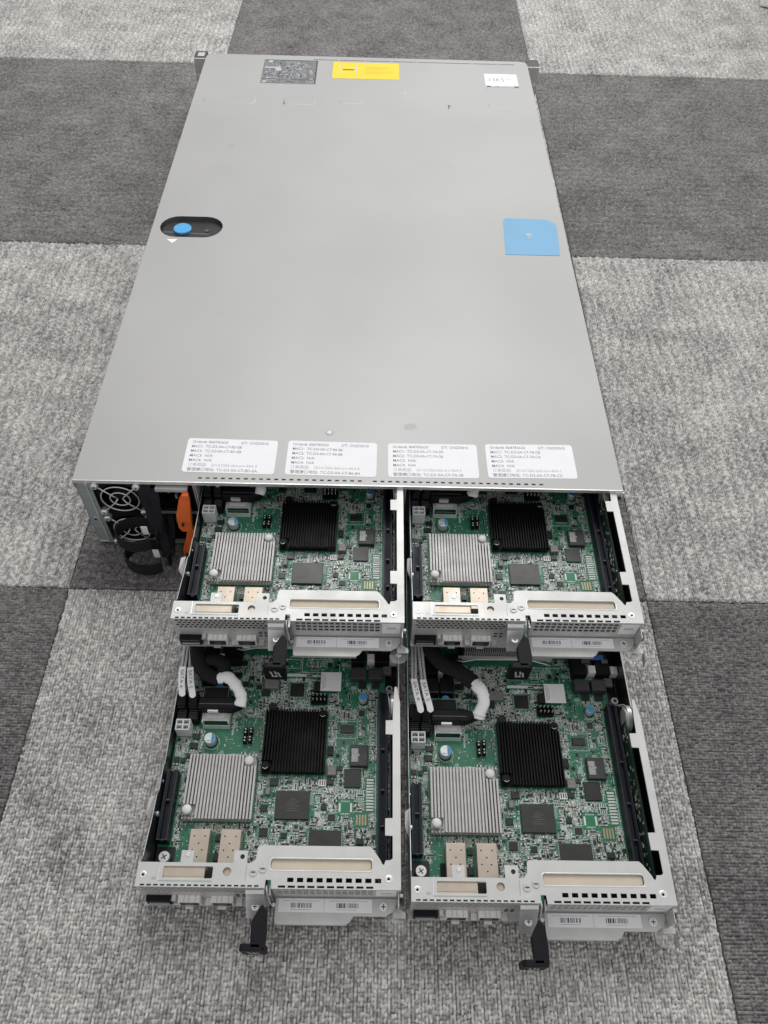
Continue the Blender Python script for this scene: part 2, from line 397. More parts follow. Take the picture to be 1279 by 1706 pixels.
address_label2(171, 9.6, 75.2, 37.6, lab_lines('TC-D3-0A-C7-86-86', 'TC-D3-0A-C7-86-88', '464-4', 'TC-D3-0A-C7-86-8A'), -0.014)
address_label2(256, 8.9, 75.2, 37.4, lab_lines('TC-D3-0A-C7-7A-24', 'TC-D3-0A-C7-7A-26', '464-2', 'TC-D3-0A-C7-7A-28'), 0.006)
address_label2(338.6, 10.2, 74.2, 37.4, lab_lines('TC-D3-0A-C7-78-C8', 'TC-D3-0A-C7-78-CA', '464-1', 'TC-D3-0A-C7-78-CC'), 0.012)
# yellow warning label, grey service label, small white barcode tag
m = MB(); m.box(177.5, 713, H+0.03, 268.5, 761.5, H+0.16, 'yellow_paper'); o = m.obj('warning_label', srv); o['label'] = 'yellow label with a small dark bar drawing'
m = MB(); m.box(191, 737.5, H+0.18, 207, 740.5, H+0.22, 'ink'); z = H+0.18
for x in (186, 209): m.box(x, 727, z, x+1.8, 750, z+0.03, 'ink_pale')
for x in (186, 205.5): m.box(x, 749.9, z, x+5.4, 751.6, z+0.03, 'ink_pale')
m.box(193, 722, z, 194.5, 724, z+0.03, 'ochre_ink')
for k, (y, w) in enumerate(((748,34),(744.5,38),(741,30),(735,40),(731.5,36),(728,22))): m.box(222, y, z, 222+w, y+1.0, z+0.03, 'ochre_ink')
m.obj('printed_drawing', o)
m = MB(); m.box(81.8, 694, H+0.03, 156, 764, H+0.16, 'grey_label'); o = m.obj('service_label', srv); o['label'] = 'dark grey service label full of tiny diagrams'
m = MB(); rnd = random.Random(3); z = H+0.18
m.box(82.5, 706, z, 155.5, 707.2, z+0.03, 'ink'); m.box(154, 695, z, 155.5, 763, z+0.03, 'ink'); m.box(82.5, 762, z, 155.5, 763.4, z+0.03, 'ink')
for k in range(230):
    x = 84+rnd.random()*66; y = 696+rnd.random()*62
    if rnd.random() < 0.5: m.box(x, y, z, x+1.5+rnd.random()*6, y+0.8+rnd.random()*0.8, z+0.04, rnd.choice(['label_pale','ink','ink_grey']))
    else: m.box(x, y, z, x+0.8+rnd.random(), y+1+rnd.random()*5, z+0.05, rnd.choice(['label_pale','ink','ink_grey']))
m.box(84, 738, z+0.06, 106, 742, z+0.09, 'label_pale'); m.cyl(103, 735, z+0.1, z+0.12, 4.5, 'label_pale', 14); m.cyl(91, 758, z+0.1, z+0.12, 3.6, 'label_pale', 14); m.cyl(87, 698, z+0.1, z+0.12, 3, 'label_pale', 14); m.cyl(133, 736, z+0.1, z+0.12, 2.2, 'label_pale', 10)
m.obj('printed_diagrams', o)
m = MB(); m.box(385.5, 703, H+0.03, 430, 737.5, H+0.2, 'paper_white'); m.box(386.5, 699, H+0.02, 430.5, 703, H+0.15, 'label_pale'); o = m.obj('asset_tag', srv); o['label'] = 'small white tag with grey figures'
join('printed_figures', [text('t', '13K5', 13, XF((389, 716, H+0.22), (1,0,0), (0,1,0)), 'ink_grey', None, 21, th=0.02),
     MB().box(387, 699.3, H+0.16, 392, 702.6, H+0.2, 'ink').box(398, 699.6, H+0.16, 404, 702, H+0.2, 'ink_grey').box(424, 699.3, H+0.16, 430, 702.6, H+0.2, 'ink').box(413, 722, H+0.21, 422, 723, H+0.24, 'ink_grey').obj('t')], o)

# ------------------------------------------------------------------ power supplies
def ring(cx, cz, y, r, n=36): return [(cx+r*math.cos(2*math.pi*i/n), y, cz+r*math.sin(2*math.pi*i/n)) for i in range(n)]
def power_supply(z0, z1, fx, fz, label, first):
    t = thing('power_supply', label, 'power supply', chw(13.6, 2, z0), CA, 'power supplies stacked in the case')
    ox, oy, oz = 13.6, 2.0, z0
    def T(m, name, par=None):
        m.v = [(x-ox, y-oy, z-oz) for x, y, z in m.v]; return m.obj(name, par or t)
    o = sheet('end_plate', rect(13.9, z0+0.2, 95.8, z1-0.2), [circ(fx, fz, 16.8, 30), rect(63, z0+4, 94, z1-5)], 1.0, 'black_plastic', t, XF((-ox, 2.2-oy, -oz), (1,0,0), (0,0,1)))
    m = MB(); m.box(13.9, 200.5, z0+0.2, 95.8, 201, z1-0.2, 'dark_steel'); m.box(13.9, 2.8, z0+0.2, 14.9, 200, z1-0.2, 'dark_steel'); m.box(94.9, 2.8, z0+0.2, 95.8, 200, z1-0.2, 'dark_steel')
    m.box(15, 2.8, z0+0.2, 94.8, 200, z0+1.0, 'dark_steel'); m.box(15, 2.8, z1-1.0, 94.8, 200, z1-0.2, 'dark_steel'); T(m, 'housing')
    m = MB(); m.box(52, 1.0, z0-0.3, 96.5, 1.6, z0+0.9, 'bright_steel'); m.box(52, 1.0, z1-1.6, 96.5, 1.6, z1-0.2, 'bright_steel'); m.box(95.6, 1.0, z0+1, 96.6, 1.6, z1-1.7, 'bright_steel'); T(m, 'trim')
    # fan
    m = MB(); m.cyl(fx, fz, 5.0, 12.0, 7.0, 'black_plastic', 24, axis='y')
    for k in range(7):
        a = 2*math.pi*k/7; b = a+0.55
        m.add([(fx+7*math.cos(a),6,fz+7*math.sin(a)),(fx+16*math.cos(a),6,fz+16*math.sin(a)),(fx+16*math.cos(b),12,fz+16*math.sin(b)),(fx+7*math.cos(b),12,fz+7*math.sin(b))], [(0,1,2,3)], 'black_plastic')
    m.box(fx-19, 13, z0+1.1, fx+19, 14, z1-1.1, 'black_matte'); T(m, 'fan')
    m = MB()
    for r in (15.6, 8.2): m.tube(ring(fx, fz, -0.6, r), 0.62, 'bright_steel', 8, True, up=(0,1,0))
    for sx in (-1, 1):
        for sz in (-1, 1): m.tube([(fx+2.0*sx, -0.2, fz+2.0*sz*0), (fx+4.6*sx,-1.2,fz+4.2*sz), (fx+11.5*sx,-1.2,fz+11.5*sz), (fx+16.4*sx,-0.6,fz+16.4*sz)], 0.62, 'bright_steel', 8, up=(0,1,0))
    T(m, 'fan_guard')
    for sx, sz in ((-1,-1),(-1,1),(1,1),(1,-1)):
        m = MB(); m.cyl(fx+17.0*sx, fz+17.0*sz, -3.2, -1.9, 2.2, 'bright_steel', 16, axis='y', r1=3.3); m.cyl(fx+17.0*sx, fz+17.0*sz, -1.9, 1.7, 3.3, 'bright_steel', 16, axis='y')
        m.cyl(fx+17.0*sx, fz+17.0*sz, -3.3, -3.22, 1.0, 'dark_steel', 10, axis='y'); T(m, 'screw')
    # socket
    m = MB()
    m.box(64, 4, z0+5, 93, 18, z0+6.6, 'black_plastic'); m.box(64, 4, z1-7, 93, 18, z1-5.2, 'black_plastic'); m.box(64, 4, z0+6.7, 66, 18, z1-7.1, 'black_plastic'); m.box(91, 4, z0+6.7, 93, 18, z1-7.1, 'black_plastic'); m.box(64, 18.1, z0+5, 93, 19, z1-5.2, 'black_matte')
    s = T(m, 'power_socket')
    m = MB()
    for x, z in ((72.5, z0+22),(84, z0+22),(78, z0+15)): m.box(x-0.8, 6, z-2.4, x+0.8, 18, z+2.4, 'bright_steel')
    T(m, 'contact_pin', s)
    if first:
        m = MB(); m.box(66, -4, z1-7, 92, 1.4, z1-3.5, 'zinc_steel'); m.cyl(z1-7, 0, 0, 0, 0.1, 'zinc_steel', 4) if False else None
        T(m, 'latch_bar')
    return t
psu1 = power_supply(44.2, 84.8, 33.2, 63.0, 'upper of the two power supplies, round fan guard uncovered, above the other', True)
psu2 = power_supply(3.2, 43.6, 33.8, 20.2, 'lower of the two power supplies, fan guard mostly hidden by black straps', False)
def addp(par, base, m, name, sub=None, **k):
    m.v = [(x-base[0], y-base[1], z-base[2]) for x, y, z in m.v]; return m.obj(name, sub or par, **k)
B1 = (13.6, 2.0, 44.2); B2 = (13.6, 2.0, 3.2)
# orange release tabs
m = MB(); m.add([(84.5,-3,77),(89.5,-3,77),(91,-6,72),(92.5,-9,46),(90,-11,38),(83,-12,38),(81.5,-10,46),(82,-6,70)], [tuple(range(8))], 'orange_plastic')
m = MB()
def slab(m, prof, th, mt):   # prof: (a,b,z) polygon facing the viewer, extruded towards +b
    n = len(prof); vs = [(a,b,z) for a,b,z in prof]+[(a,b+th,z) for a,b,z in prof]
    m.add(vs, [tuple(range(n)), tuple(reversed(range(n,2*n)))]+[(i,n+i,n+(i+1)%n,(i+1)%n) for i in range(n)], mt)
slab(m, [(88,-8,78),(93,-8,78),(93.4,-9,72),(92,-12,50),(91.5,-13,40),(90,-13.5,36),(82,-13.5,35.5),(79.6,-13,40),(79.6,-11,54),(84.5,-8.5,72)], 4.5, 'orange_plastic')
tab = addp(psu1, B1, m, 'release_tab', bevel=0.8)
m = MB(); m.box(83.6, -14.2, 44.0, 85.2, -13.2, 48.0, 'black_matte'); addp(psu1, B1, m, 'tab_slot', tab)
m = MB(); slab(m, [(86,-13,36.5),(93,-13,37.5),(91,-13.4,25),(87,-13.8,14),(84,-14.2,0.8),(77.4,-14.2,0.4),(78.2,-13.8,10),(83,-13.4,24)], 4.5, 'orange_plastic')
tab = addp(psu2, B2, m, 'release_tab', bevel=0.8)
m = MB(); m.box(80, -15.2, 2.0, 82.2, -14.1, 5.0, 'black_matte'); addp(psu2, B2, m, 'tab_slot', tab)
# cable straps (black fabric loops with a white tag)
def strap(par, base, top, cx, cy, rx, ry, zc, hh, off):
    m = MB()
    m.ribbon([(top[0]-1, 1.0, top[2]), (top[0], -3.5, top[2]-4), (top[0]+1, -6, top[2]-14), (top[0]+off*0.5, -8, (top[2]+zc)/2), (cx+rx*0.93, cy+4, zc+hh*0.6), (cx+rx*0.95, cy+1, zc)], (11,0,2), 1.7, 'fabric_black')
    ringp = []
    for i in range(41):
        a = math.radians(-20 + 335*i/40)
        ringp.append((cx+rx*math.cos(a), cy+ry*math.sin(a), zc + 3.0*math.sin(a*1.0) + (0.0 if i < 38 else 0)))
    m.ribbon(ringp, (0, 1.2, hh), 1.6, 'fabric_black')
    o = addp(par, base, m, 'cable_strap')
    m = MB(); a = math.radians(58); px, py = cx+rx*0.45, cy-ry*0.2
    m.box(px-2.6, py+1.5, zc+1.0, px+2.6, py+2.3, zc+hh*0.5+6.0, 'tape_white'); addp(par, base, m, 'strap_tag', o)
strap(psu1, B1, (57, 0, 82), 45.5, -19, 17.5, 11, 38.5, 11, 6)
strap(psu2, B2, (62, 0, 40), 50, -24, 19, 11.5, 12.0, 11.5, 6)
m = MB(); m.ribbon([(64,-2,80),(65,-7,70),(64.5,-11,56),(65,-15,40),(67,-20,24),(68.5,-23,13)], (7,1,1), 1.6, 'fabric_black'); addp(psu1, B1, m, 'strap_tail')
m = MB(); m.ribbon([(71,-2,44),(72,-6,34),(71,-11,24),(70,-19,13)], (5,1,1), 1.6, 'fabric_black'); addp(psu2, B2, m, 'strap_tail')

# ------------------------------------------------------------------ server node (sled), local u across, v back, d = height below the top plate
Z0 = 41.0
def D(d): return d + Z0
PZ = D(-35.0)
node = thing('server_node', 'x', 'server node', (0,0,0), 0, 'open circuit board trays slid out of the case')
NP = {}
def add(m, name, par=None, bevel=0):
    return m.obj(name, par or node, bevel)
NL = 330.0
m = MB()
m.box(0.9, 1.0, 0.0, 167.4, NL, 0.9, 'zinc_steel')                                 # floor of the tray
m.box(0.9, 2.0, 1.0, 13.5, 88, 1.6, 'mylar_black'); m.box(158.5, 2.0, 1.0, 167.0, NL-2, 1.6, 'mylar_black')
add(m, 'tray_floor')
def wall(u0, u1, prof, mt, inner):
    m = MB(); P = [(v, z) for v, z in prof]; n = len(P)
    vs = [(u0, v, z) for v, z in P] + [(u1, v, z) for v, z in P]
    m.add(vs, [tuple(reversed(range(n))), tuple(range(n,2*n))]+[(i,(i+1)%n,n+(i+1)%n,n+i) for i in range(n)], mt)
    ui = u1 + 0.12 if u0 < 80 else u0 - 0.12
    m.add([(ui, v, z - (0.2 if z > 3 else -0.0)) for v, z in P], [tuple(range(n)) if u0 < 80 else tuple(reversed(range(n)))], inner)
    return m
prof = [(1,0),(NL,0),(NL,D(-20)),(86,D(-19.5)),(84,D(-17.5)),(66,D(-16.5)),(62,D(-13)),(44,D(-11)),(36,D(-9)),(20,D(-6)),(14,D(-1)),(1,D(-0.9))]
wl = wall(0.1, 0.6, prof, 'side_steel', 'mylar_black')
wl.add([(-0.2,61,D(-10.5)),(-3.2,58,D(-8)),(-3.2,47,D(-8)),(-0.2,43,D(-15))], [(0,1,2,3),(3,2,1,0)], 'zinc_steel')
wl.cyl(51, D(-20), 0.95, 2.2, 1.8, 'bright_steel', 14, axis='x'); wl.cyl(74, D(-21), 0.95, 1.4, 1.0, 'bright_steel', 10, axis='x')
add(wl, 'left_wall')
prof = [(1,0),(NL,0),(NL,D(-14)),(140,D(-14)),(126,D(-2)),(124,D(-0.9)),(1,D(-0.9))]
add(wall(167.6, 168.5, prof, 'zinc_steel', 'mylar_black'), 'right_wall')
# top bracket with rail
sq = []
out = [(0,0),(82,0),(82.2,4.8),(85.6,4.8),(86.2,-0.4),(168.5,-0.4),(168.5,126),(166.5,139),(164.5,139),(163.6,124),(163.2,113),(158.2,112.8),(158.2,102.6),(163.2,102.4),
       (163.2,44.2),(158.2,44.0),(158.2,33),(163.2,32.8),(163.2,18.6),(161.6,17.6),(158.6,17.4),(157.6,14.6),(156.4,15.2),(155.2,17.6),(150.4,24.2),(148.6,25.8),(76.8,25.8),(75.4,24.6),(74.8,17.4),(72.8,15.2),(70.8,14.7),(0,14.7)]
hl = [rrect(84.6, 10.9, 149.8, 17.5, 1.8), circ(160.6, 6.0, 0.9), circ(3.9, 7.0, 0.9), rrect(16.4, 5.2, 48, 12.4, 0.9)]
for i in range(10): hl.append(rect(95.9+i*6.22, 3.6, 99.9+i*6.22, 6.3))
hl.append(circ(57.1, 9.4, 2.7, 18))
for i in range(18): hl.append(rect(3.0+i*4.25, 0.3, 5.8+i*4.25, 1.6))
for i in range(10): hl.append(rect(90.3+i*6.22, 0.0, 94.9+i*6.22, 1.6))
plate = sheet('top_bracket', out, hl, 0.9, 'zinc_steel', node, XF((0,0,D(-0.45)), (1,0,0), (0,1,0)))
m = MB()
for P, h in ((rrect(83.7,10.0,150.7,18.4,2.4), 0.55),):
    n = len(P); cx = sum(p[0] for p in P)/n; cy = sum(p[1] for p in P)/n
    Q = rrect(84.6,10.9,149.8,17.5,1.8)
    m.add([(x,y,D(0.02)) for x,y in P]+[(x,y,D(0.5)) for x,y in rrect(84.2,10.45,150.2,17.95,2.1)]+[(x,y,D(-0.5)) for x,y in Q],
          [(i,(i+1)%n,n+(i+1)%n,n+i) for i in range(n)]+[(n+i,n+(i+1)%n,2*n+(i+1)%n,2*n+i) for i in range(n)], 'bright_steel', True)
add(m, 'embossing', plate); m = MB()
m.add([(160.6+r*math.cos(a*math.pi/8),6.0+r*math.sin(a*math.pi/8),D(0.02)+h) for r,h in ((2.7,0),(2.2,0.3),(0.95,0.0)) for a in range(16)],
      [(k*16+i,k*16+(i+1)%16,(k+1)*16+(i+1)%16,(k+1)*16+i) for k in range(2) for i in range(16)], 'bright_steel', True)
add(m, 'screw_boss', plate); m = MB()
m.add([(3.9+r*math.cos(a*math.pi/8),7.0+r*math.sin(a*math.pi/8),D(0.02)+h) for r,h in ((2.4,0),(2.0,0.25),(0.95,0.0)) for a in range(16)],
      [(k*16+i,k*16+(i+1)%16,(k+1)*16+(i+1)%16,(k+1)*16+i) for k in range(2) for i in range(16)], 'bright_steel', True)
add(m, 'screw_boss', plate); m = MB()
m.box(13.6, 3.9, D(0.02), 14.3, 14.5, D(0.28), 'bright_steel'); m.box(14.3, 3.4, D(0.02), 48, 3.9, D(0.22), 'side_steel'); m.box(69, 4.4, D(0.02), 69.5, 13.5, D(0.15), 'side_steel')
m.box(9.6,4.2,D(0.02),12.4,5.8,D(0.1),'side_steel')
add(m, 'embossing', plate)
for x, y in ((73.9,9.1),(79.8,11.2)):
    m = MB(); m.cyl(x, y, D(0.02), D(0.8), 2.7, 'zinc_steel', 20, r1=2.3); m.cyl(x, y, D(0.8), D(0.86), 1.2, 'side_steel', 12); m.box(x-1.6, y-0.3, D(0.87), x+1.6, y+0.3, D(0.92), 'dark_steel'); add(m, 'rivet', plate)
m = MB(); m.box(85, 9.8, D(-2.6), 149.4, 18.6, D(-1.6), 'beige_tape'); add(m, 'gasket_strip')
m = MB(); m.box(15.5, 4.6, D(-2.4), 42.6, 13.2, D(-1.3), 'beige_tape'); m.box(16.5, 6.5, D(-1.29), 42.4, 11.6, D(-0.95), 'cage_steel'); add(m, 'gasket_strip')
m = MB(); m.box(86.6, 2.6, D(-13), 154, 22, D(-12.4), 'mylar_black'); m.box(1, 2.6, D(-15), 82, 13.5, D(-14.4), 'mylar_black'); add(m, 'bracket_shade_sheet')  # added black sheets standing in for shade behind the bracket holes
m = MB(); m.box(43.4, 4.6, D(-7), 48.8, 13.2, D(-6), 'black_matte'); m.box(53, 6, D(-2.6), 61, 13, D(-1.9), 'cage_steel'); add(m, 'bracket_foam')
# tabs behind the bracket over the cages
m = MB(); m.box(26.4, 14.75, D(-1.0), 34.5, 22.2, D(-0.1), 'zinc_steel'); m.cyl(30.8, 19.4, D(-0.1), D(0.5), 1.7, 'bright_steel', 14, r1=1.3); add(m, 'bracket_tab')
m = MB(); m.box(60.5, 14.75, D(-1.0), 69.2, 22.4, D(-0.1), 'zinc_steel'); m.cyl(66.0, 18.6, D(-0.1), D(0.02), 1.5, 'black_matte', 14); add(m, 'bracket_tab')
# front faces
hx = []
for r in range(4):
    for i in range(19):
        x = 3.6 + i*3.55 + (1.77 if r % 2 else 0); y = -3.2 - r*3.05
        if x < 69: hx.append([(x+1.55*math.cos(math.radians(60*k+30)), y+1.55*math.sin(math.radians(60*k+30))) for k in range(6)])
fr = sheet('front_mesh', rect(0.0, -16.8, 82, -1.0), hx, 0.8, 'zinc_steel', node, XF((0,0.5,Z0), (1,0,0), (0,0,1)))
sg = []
for r in range(3):
    for i in range(15): sg.append(rect(89.5+i*4.15, -5.2-r*4.3, 92.6+i*4.15, -2.2-r*4.3))
sheet('front_grille', rect(86.4, -20.5, 168.4, -1.0), sg, 0.8, 'zinc_steel', node, XF((0,0.1,Z0), (1,0,0), (0,0,1)))
m = MB(); m.box(0, 0.1, 0.2, 82, 0.9, D(-17.0), 'zinc_steel'); m.box(86.4, -0.3, 0.2, 168.4, 0.5, D(-20.7), 'zinc_steel'); m.box(0, -4.4, D(-33.2), 82, 0.05, D(-32.4), 'zinc_steel')
m.box(0.7,3.2,D(-20),81,3.4,D(-1.2),'black_matte'); m.box(87,3.2,D(-20),167,3.4,D(-1.2),'black_matte')
for x in (20.0, 40.6, 60.6): m.box(x, -4.6, D(-31.5), x+4, 0.0, D(-29.5), 'bright_steel')
for x in (61.5, 65.5):
    for z in (-20, -24): m.box(x, -0.3, D(z), x+2.4, 0.05, D(z+1.3), 'dark_steel')
add(m, 'front_panel')
# ports
m = MB(); m.box(2.6, -3.6, D(-33), 18.4, -0.02, D(-23.2), 'black_plastic'); m.box(4.0, -4.4, D(-30), 17, -3.62, D(-29.2), 'bright_steel'); m.box(4.0, -3.9, D(-26.4), 17, -3.62, D(-25.6), 'grey_plastic'); add(m, 'display_port')
m = MB(); m.cyl(20.6, D(-24), -3.4, -0.02, 1.7, 'bright_steel', 14, axis='y'); add(m, 'port_screw')
for x0, x1 in ((23.6, 37.8), (45.0, 59.4)):
    m = MB(); m.box(x0, -4.2, D(-31.4), x1, -0.02, D(-22.6), 'warm_white'); m.box(x0+1.0, -4.5, D(-30.4), x1-1.0, -4.21, D(-24.6), 'dark_steel')
    for k in (0.28, 0.5, 0.8): m.box(x0+(x1-x0)*k-0.15, -4.2, D(-22.59), x0+(x1-x0)*k+0.15, -0.1, D(-22.5), 'side_steel')
    p = add(m, 'network_port')
    m = MB(); m.box(x0+4, -6.8, D(-31.2), x1-5, -4.55, D(-30.2), 'bright_steel'); add(m, 'port_latch', p)
# silver bent tab by the lever
m = MB()
m.ribbon([(75.2,-0.1,D(-4.5)),(75.2,-2.0,D(-6)),(75.2,-3.2,D(-8.5)),(75.2,-6.5,D(-13.0)),(75.2,-10.2,D(-18.0)),(75.2,-13.3,D(-21.5))], (11.4,0,0), 1.0, 'bright_steel')
m.ribbon([(80.9,-1.0,D(-5)),(80.9,-3,D(-10.5)),(80.9,-10.5,D(-21.5))], (0.01, 3.2, 2.4), 1.0, 'zinc_steel')
tb = add(m, 'lever_bracket')
m = MB(); m.cyl(75.4, -8.2, D(-15.2), D(-13.4), 2.6, 'bright_steel', 18, r1=2.3); m.box(73.9,-8.5,D(-13.38),76.9,-7.9,D(-13.3),'dark_steel'); m.box(75.1,-9.7,D(-13.38),75.7,-6.7,D(-13.3),'dark_steel'); add(m, 'screw', tb)
m = MB(); m.tube([(82.6,2,D(-3)),(83.2,-1,D(-5)),(83.6,-3,D(-12)),(84.2,-5,D(-20)),(84.6,-4,D(-27))], 0.7, 'bright_steel', 8); m.box(84.6, -3.6, D(-29), 85.8, 3, D(-3.5), 'purple_metal'); m.cyl(86.2, -5.2, D(-27), D(-22), 1.3, 'bright_steel', 12); add(m, 'spring_arm', tb)
# black lever
m = MB()
m.prism([(75.4,-33.0),(84.6,-33.0),(85.0,-24),(84.2,-12),(80.8,-8),(77.6,-13),(74.8,-18)], D(-10.6), D(-5.8), 'black_plastic')
lv = add(m, 'release_lever', bevel=0.6)
m = MB(); P = rrect(68.6, -28.2, 84.6, -5.8, 3.4)
n = len(P); f = lambda x, z, o: (x, -31.6 - o + (-5.8-z)*0.06, D(z))
m.add([f(x,z,3.0) for x,z in P]+[f(x,z,-1.2) for x,z in P], [tuple(range(n)), tuple(reversed(range(n,2*n)))]+[(i,n+i,n+(i+1)%n,(i+1)%n) for i in range(n)], 'black_plastic')
pad = add(m, 'lever_pad', lv, bevel=0.6)
m = MB()
def bar(x, z0, z1, w=1.3, sl=1.6): m.add([f(x,z0,3.08), f(x+w,z0,3.08), f(x+w+sl*(z1-z0)/9*-1,z1,3.08), f(x+sl*(z1-z0)/9*-1,z1,3.08)], [(0,1,2,3)], 'logo_grey')
bar(74.2,-20.5,-13.0); bar(76.9,-17.6,-12.4); bar(77.2,-22.5,-18.6); bar(79.6,-22.6,-14.2); m.add([f(73.9,-22.5,3.08),f(77.4,-22.5,3.08),f(77.2,-20.9,3.08),f(74.2,-20.5,3.08)], [(0,1,2,3)], 'logo_grey')
add(m, 'emblem', pad)
# label shelf at the front right
sheet('label_shelf', [(87.6,-1),(87.6,-15.6),(89,-16.6),(133.6,-16.6),(136.2,-15.0),(138.4,-11.6),(159,-11.6),(164,-8.6),(166.5,-4),(166.5,-1)], [], 0.9, 'zinc_steel', node, XF((0,0,D(-22.2)), (1,0,0), (0,1,0)))
m = MB(); m.box(87.6, -16.9, D(-24.5), 134, -16.65, D(-21.8), 'zinc_steel'); add(m, 'shelf_lip')
for x0, x1 in ((89.4, 119.0), (119.3, 150.4)):
    m = MB(); m.box(x0, -9.6, D(-21.7), x1, -1.6, D(-21.55), 'paper_white'); o = add(m, 'barcode_label')
    m = MB(); rnd = random.Random(int(x0)); x = x0+8
    while x < x0+22:
        w = rnd.choice([0.25,0.35,0.5,0.9]); m.box(x, -6.9, D(-21.54), x+w, -4.0, D(-21.5), rnd.choice(['ink','ink_grey'])); x += w+rnd.choice([0.3,0.5,0.8])
    m.box(x0+3, -3.0, D(-21.54), x1-3, -2.6, D(-21.5), 'ink_pale'); m.box(x0+8, -8.2, D(-21.54), x0+21, -7.8, D(-21.5), 'ink_pale'); add(m, 'barcode', o)
m = MB(); m.box(152.6, -0.75, D(-15.5), 165.8, -0.35, D(-2.2), 'tape_white'); o = add(m, 'small_tag')
m = MB(); m.box(156, -0.82, D(-9.5), 162.5, -0.76, D(-6.5), 'ink_pale'); add(m, 'tag_print', o)
m = MB(); m.cyl(157.8, -6.0, D(-21.7), D(-20.4), 3.0, 'bright_steel', 20, r1=2.6)
for k in range(2): m.cbox(157.8, -6.0, D(-20.39), 3.4 if k else 0.6, 0.6 if k else 3.4, 0.06, 'dark_steel')
add(m, 'screw')
m = MB(); m.box(166.9, -9, D(-28), 167.5, -0.8, D(-6), 'zinc_steel'); m.box(163, -2.5, D(-30), 166.8, -0.8, D(-27), 'zinc_steel')
m.add([(172,-12,D(-22)),(172,-19.5,D(-22)),(172,-21,D(-30)),(172,-12,D(-28))], [(0,1,2,3),(3,2,1,0)], 'zinc_steel'); m.prism([(164,-12.2),(172.3,-12.2),(172.3,-9),(168,-6),(164,-6)], D(-24.6), D(-23.8), 'zinc_steel')
m.box(167.9, -5.5, D(-18), 171, -2, D(-13), 'dark_steel'); m.box(167.9,-2.6,D(-12),170,-0.8,D(-8),'zinc_steel')
add(m, 'corner_hook')
P = circ(165.2, -13.4, 6.6, 26)
m = MB(); m.prism(P, D(-26.4), D(-26.0), 'clear_plastic'); m.prism(circ(165.2,-13.0,2.0,16), D(-25.95), D(-25.6), 'zinc_steel'); add(m, 'clear_pull_tab')

# circuit board
m = MB(); m.box(1.6, 3.0, PZ-1.7, 158.2, NL-4, PZ, 'pcb'); board = add(m, 'circuit_board')
FP = []      # occupied footprints
def occ(x0, y0, x1, y1): FP.append((min(x0,x1)-0.4, min(y0,y1)-0.4, max(x0,x1)+0.4, max(y0,y1)+0.4))
def chip(x0, y0, x1, y1, h=1.2, mt='chip_black', pins=None, name='chip', dot=True):
    m = MB(); m.chamfer(x0, y0, PZ+0.15, x1, y1, PZ+h, mt, 0.15)
    w, d = x1-x0, y1-y0
    if dot: m.cyl(x0+0.9, y1-0.9, PZ+h, PZ+h+0.03, 0.35, 'chip_print', 8)
    if pins in ('ud', 'all'):
        k = max(3, int(w/1.0))
        for i in range(k):
            x = x0+(i+0.5)*w/k
            m.box(x-0.2, y0-1.0, PZ+0.02, x+0.2, y0, PZ+0.35, 'solder'); m.box(x-0.2, y1, PZ+0.02, x+0.2, y1+1.0, PZ+0.35, 'solder')
    if pins in ('lr', 'all'):
        k = max(3, int(d/1.0))
        for i in range(k):
            y = y0+(i+0.5)*d/k
            m.box(x0-1.0, y-0.2, PZ+0.02, x0, y+0.2, PZ+0.35, 'solder'); m.box(x1, y-0.2, PZ+0.02, x1+1.0, y+0.2, PZ+0.35, 'solder')
    occ(x0-(1 if pins in ('lr','all') else 0), y0-(1 if pins in ('ud','all') else 0), x1+(1 if pins in ('lr','all') else 0), y1+(1 if pins in ('ud','all') else 0))
    return add(m, name, board)
bm = chip(80.8, 52.4, 104.6, 72.2, 2.4, 'chip_grey'); bm['label'] = 'largest bare square chip on the board'
m = MB()
for k in range(6): m.box(88+k%3*1.4, 58+k*1.6, PZ+2.41, 97-k%2*2, 58.6+k*1.6, PZ+2.43, 'chip_print')
m.obj('chip_printing', bm)
chip(84.2, 145.8, 95.0, 156.6, 1.4, 'chip_black', 'all'); chip(103, 149.4, 107.4, 157.2, 4.0, 'black_matte', None, 'cmos_part', False)
chip(129.0, 75.8, 140.8, 89.0, 1.3, 'chip_black'); chip(138.2, 130.4, 142.6, 135.2, 1.1, 'chip_black', 'all')
chip(105.6, 34.0, 128.2, 45.4, 1.3, 'chip_grey', 'lr'); chip(118.2, 52.2, 123.4, 56.6, 1, 'chip_black', 'all'); chip(116.2, 77.4, 121.0, 81.2, 1.5, 'chip_black')
chip(123.4, 87.9, 127.0, 91.1, 1.3); chip(113.0, 59.6, 116.8, 63.0, 1.2); chip(138.6, 35.9, 143.6, 39.6, 2.4); chip(42.9, 171.3, 48.6, 176.0, 1.0, 'chip_black', 'all')
chip(38.9, 160.8, 45.0, 165.2, 1.6); chip(51.7, 159.6, 54.9, 162.4, 1.2); chip(57.4, 151.2, 61.8, 155.0, 1.2, 'chip_black', 'all'); chip(46.9, 153.6, 51.4, 157.3, 1.2); chip(62.6, 146.0, 68.2, 151.0, 2.2)
chip(137.6, 153.4, 143.3, 158.4, 1.6); chip(148.1, 153.6, 153.8, 158.6, 1.6); chip(14.3, 110.3, 19.2, 114.2, 1.4); chip(13.2, 102.9, 18.5, 107.2, 1.6); chip(70.5, 40.5, 76.6, 46.6, 1.3, 'chip_black', 'all')
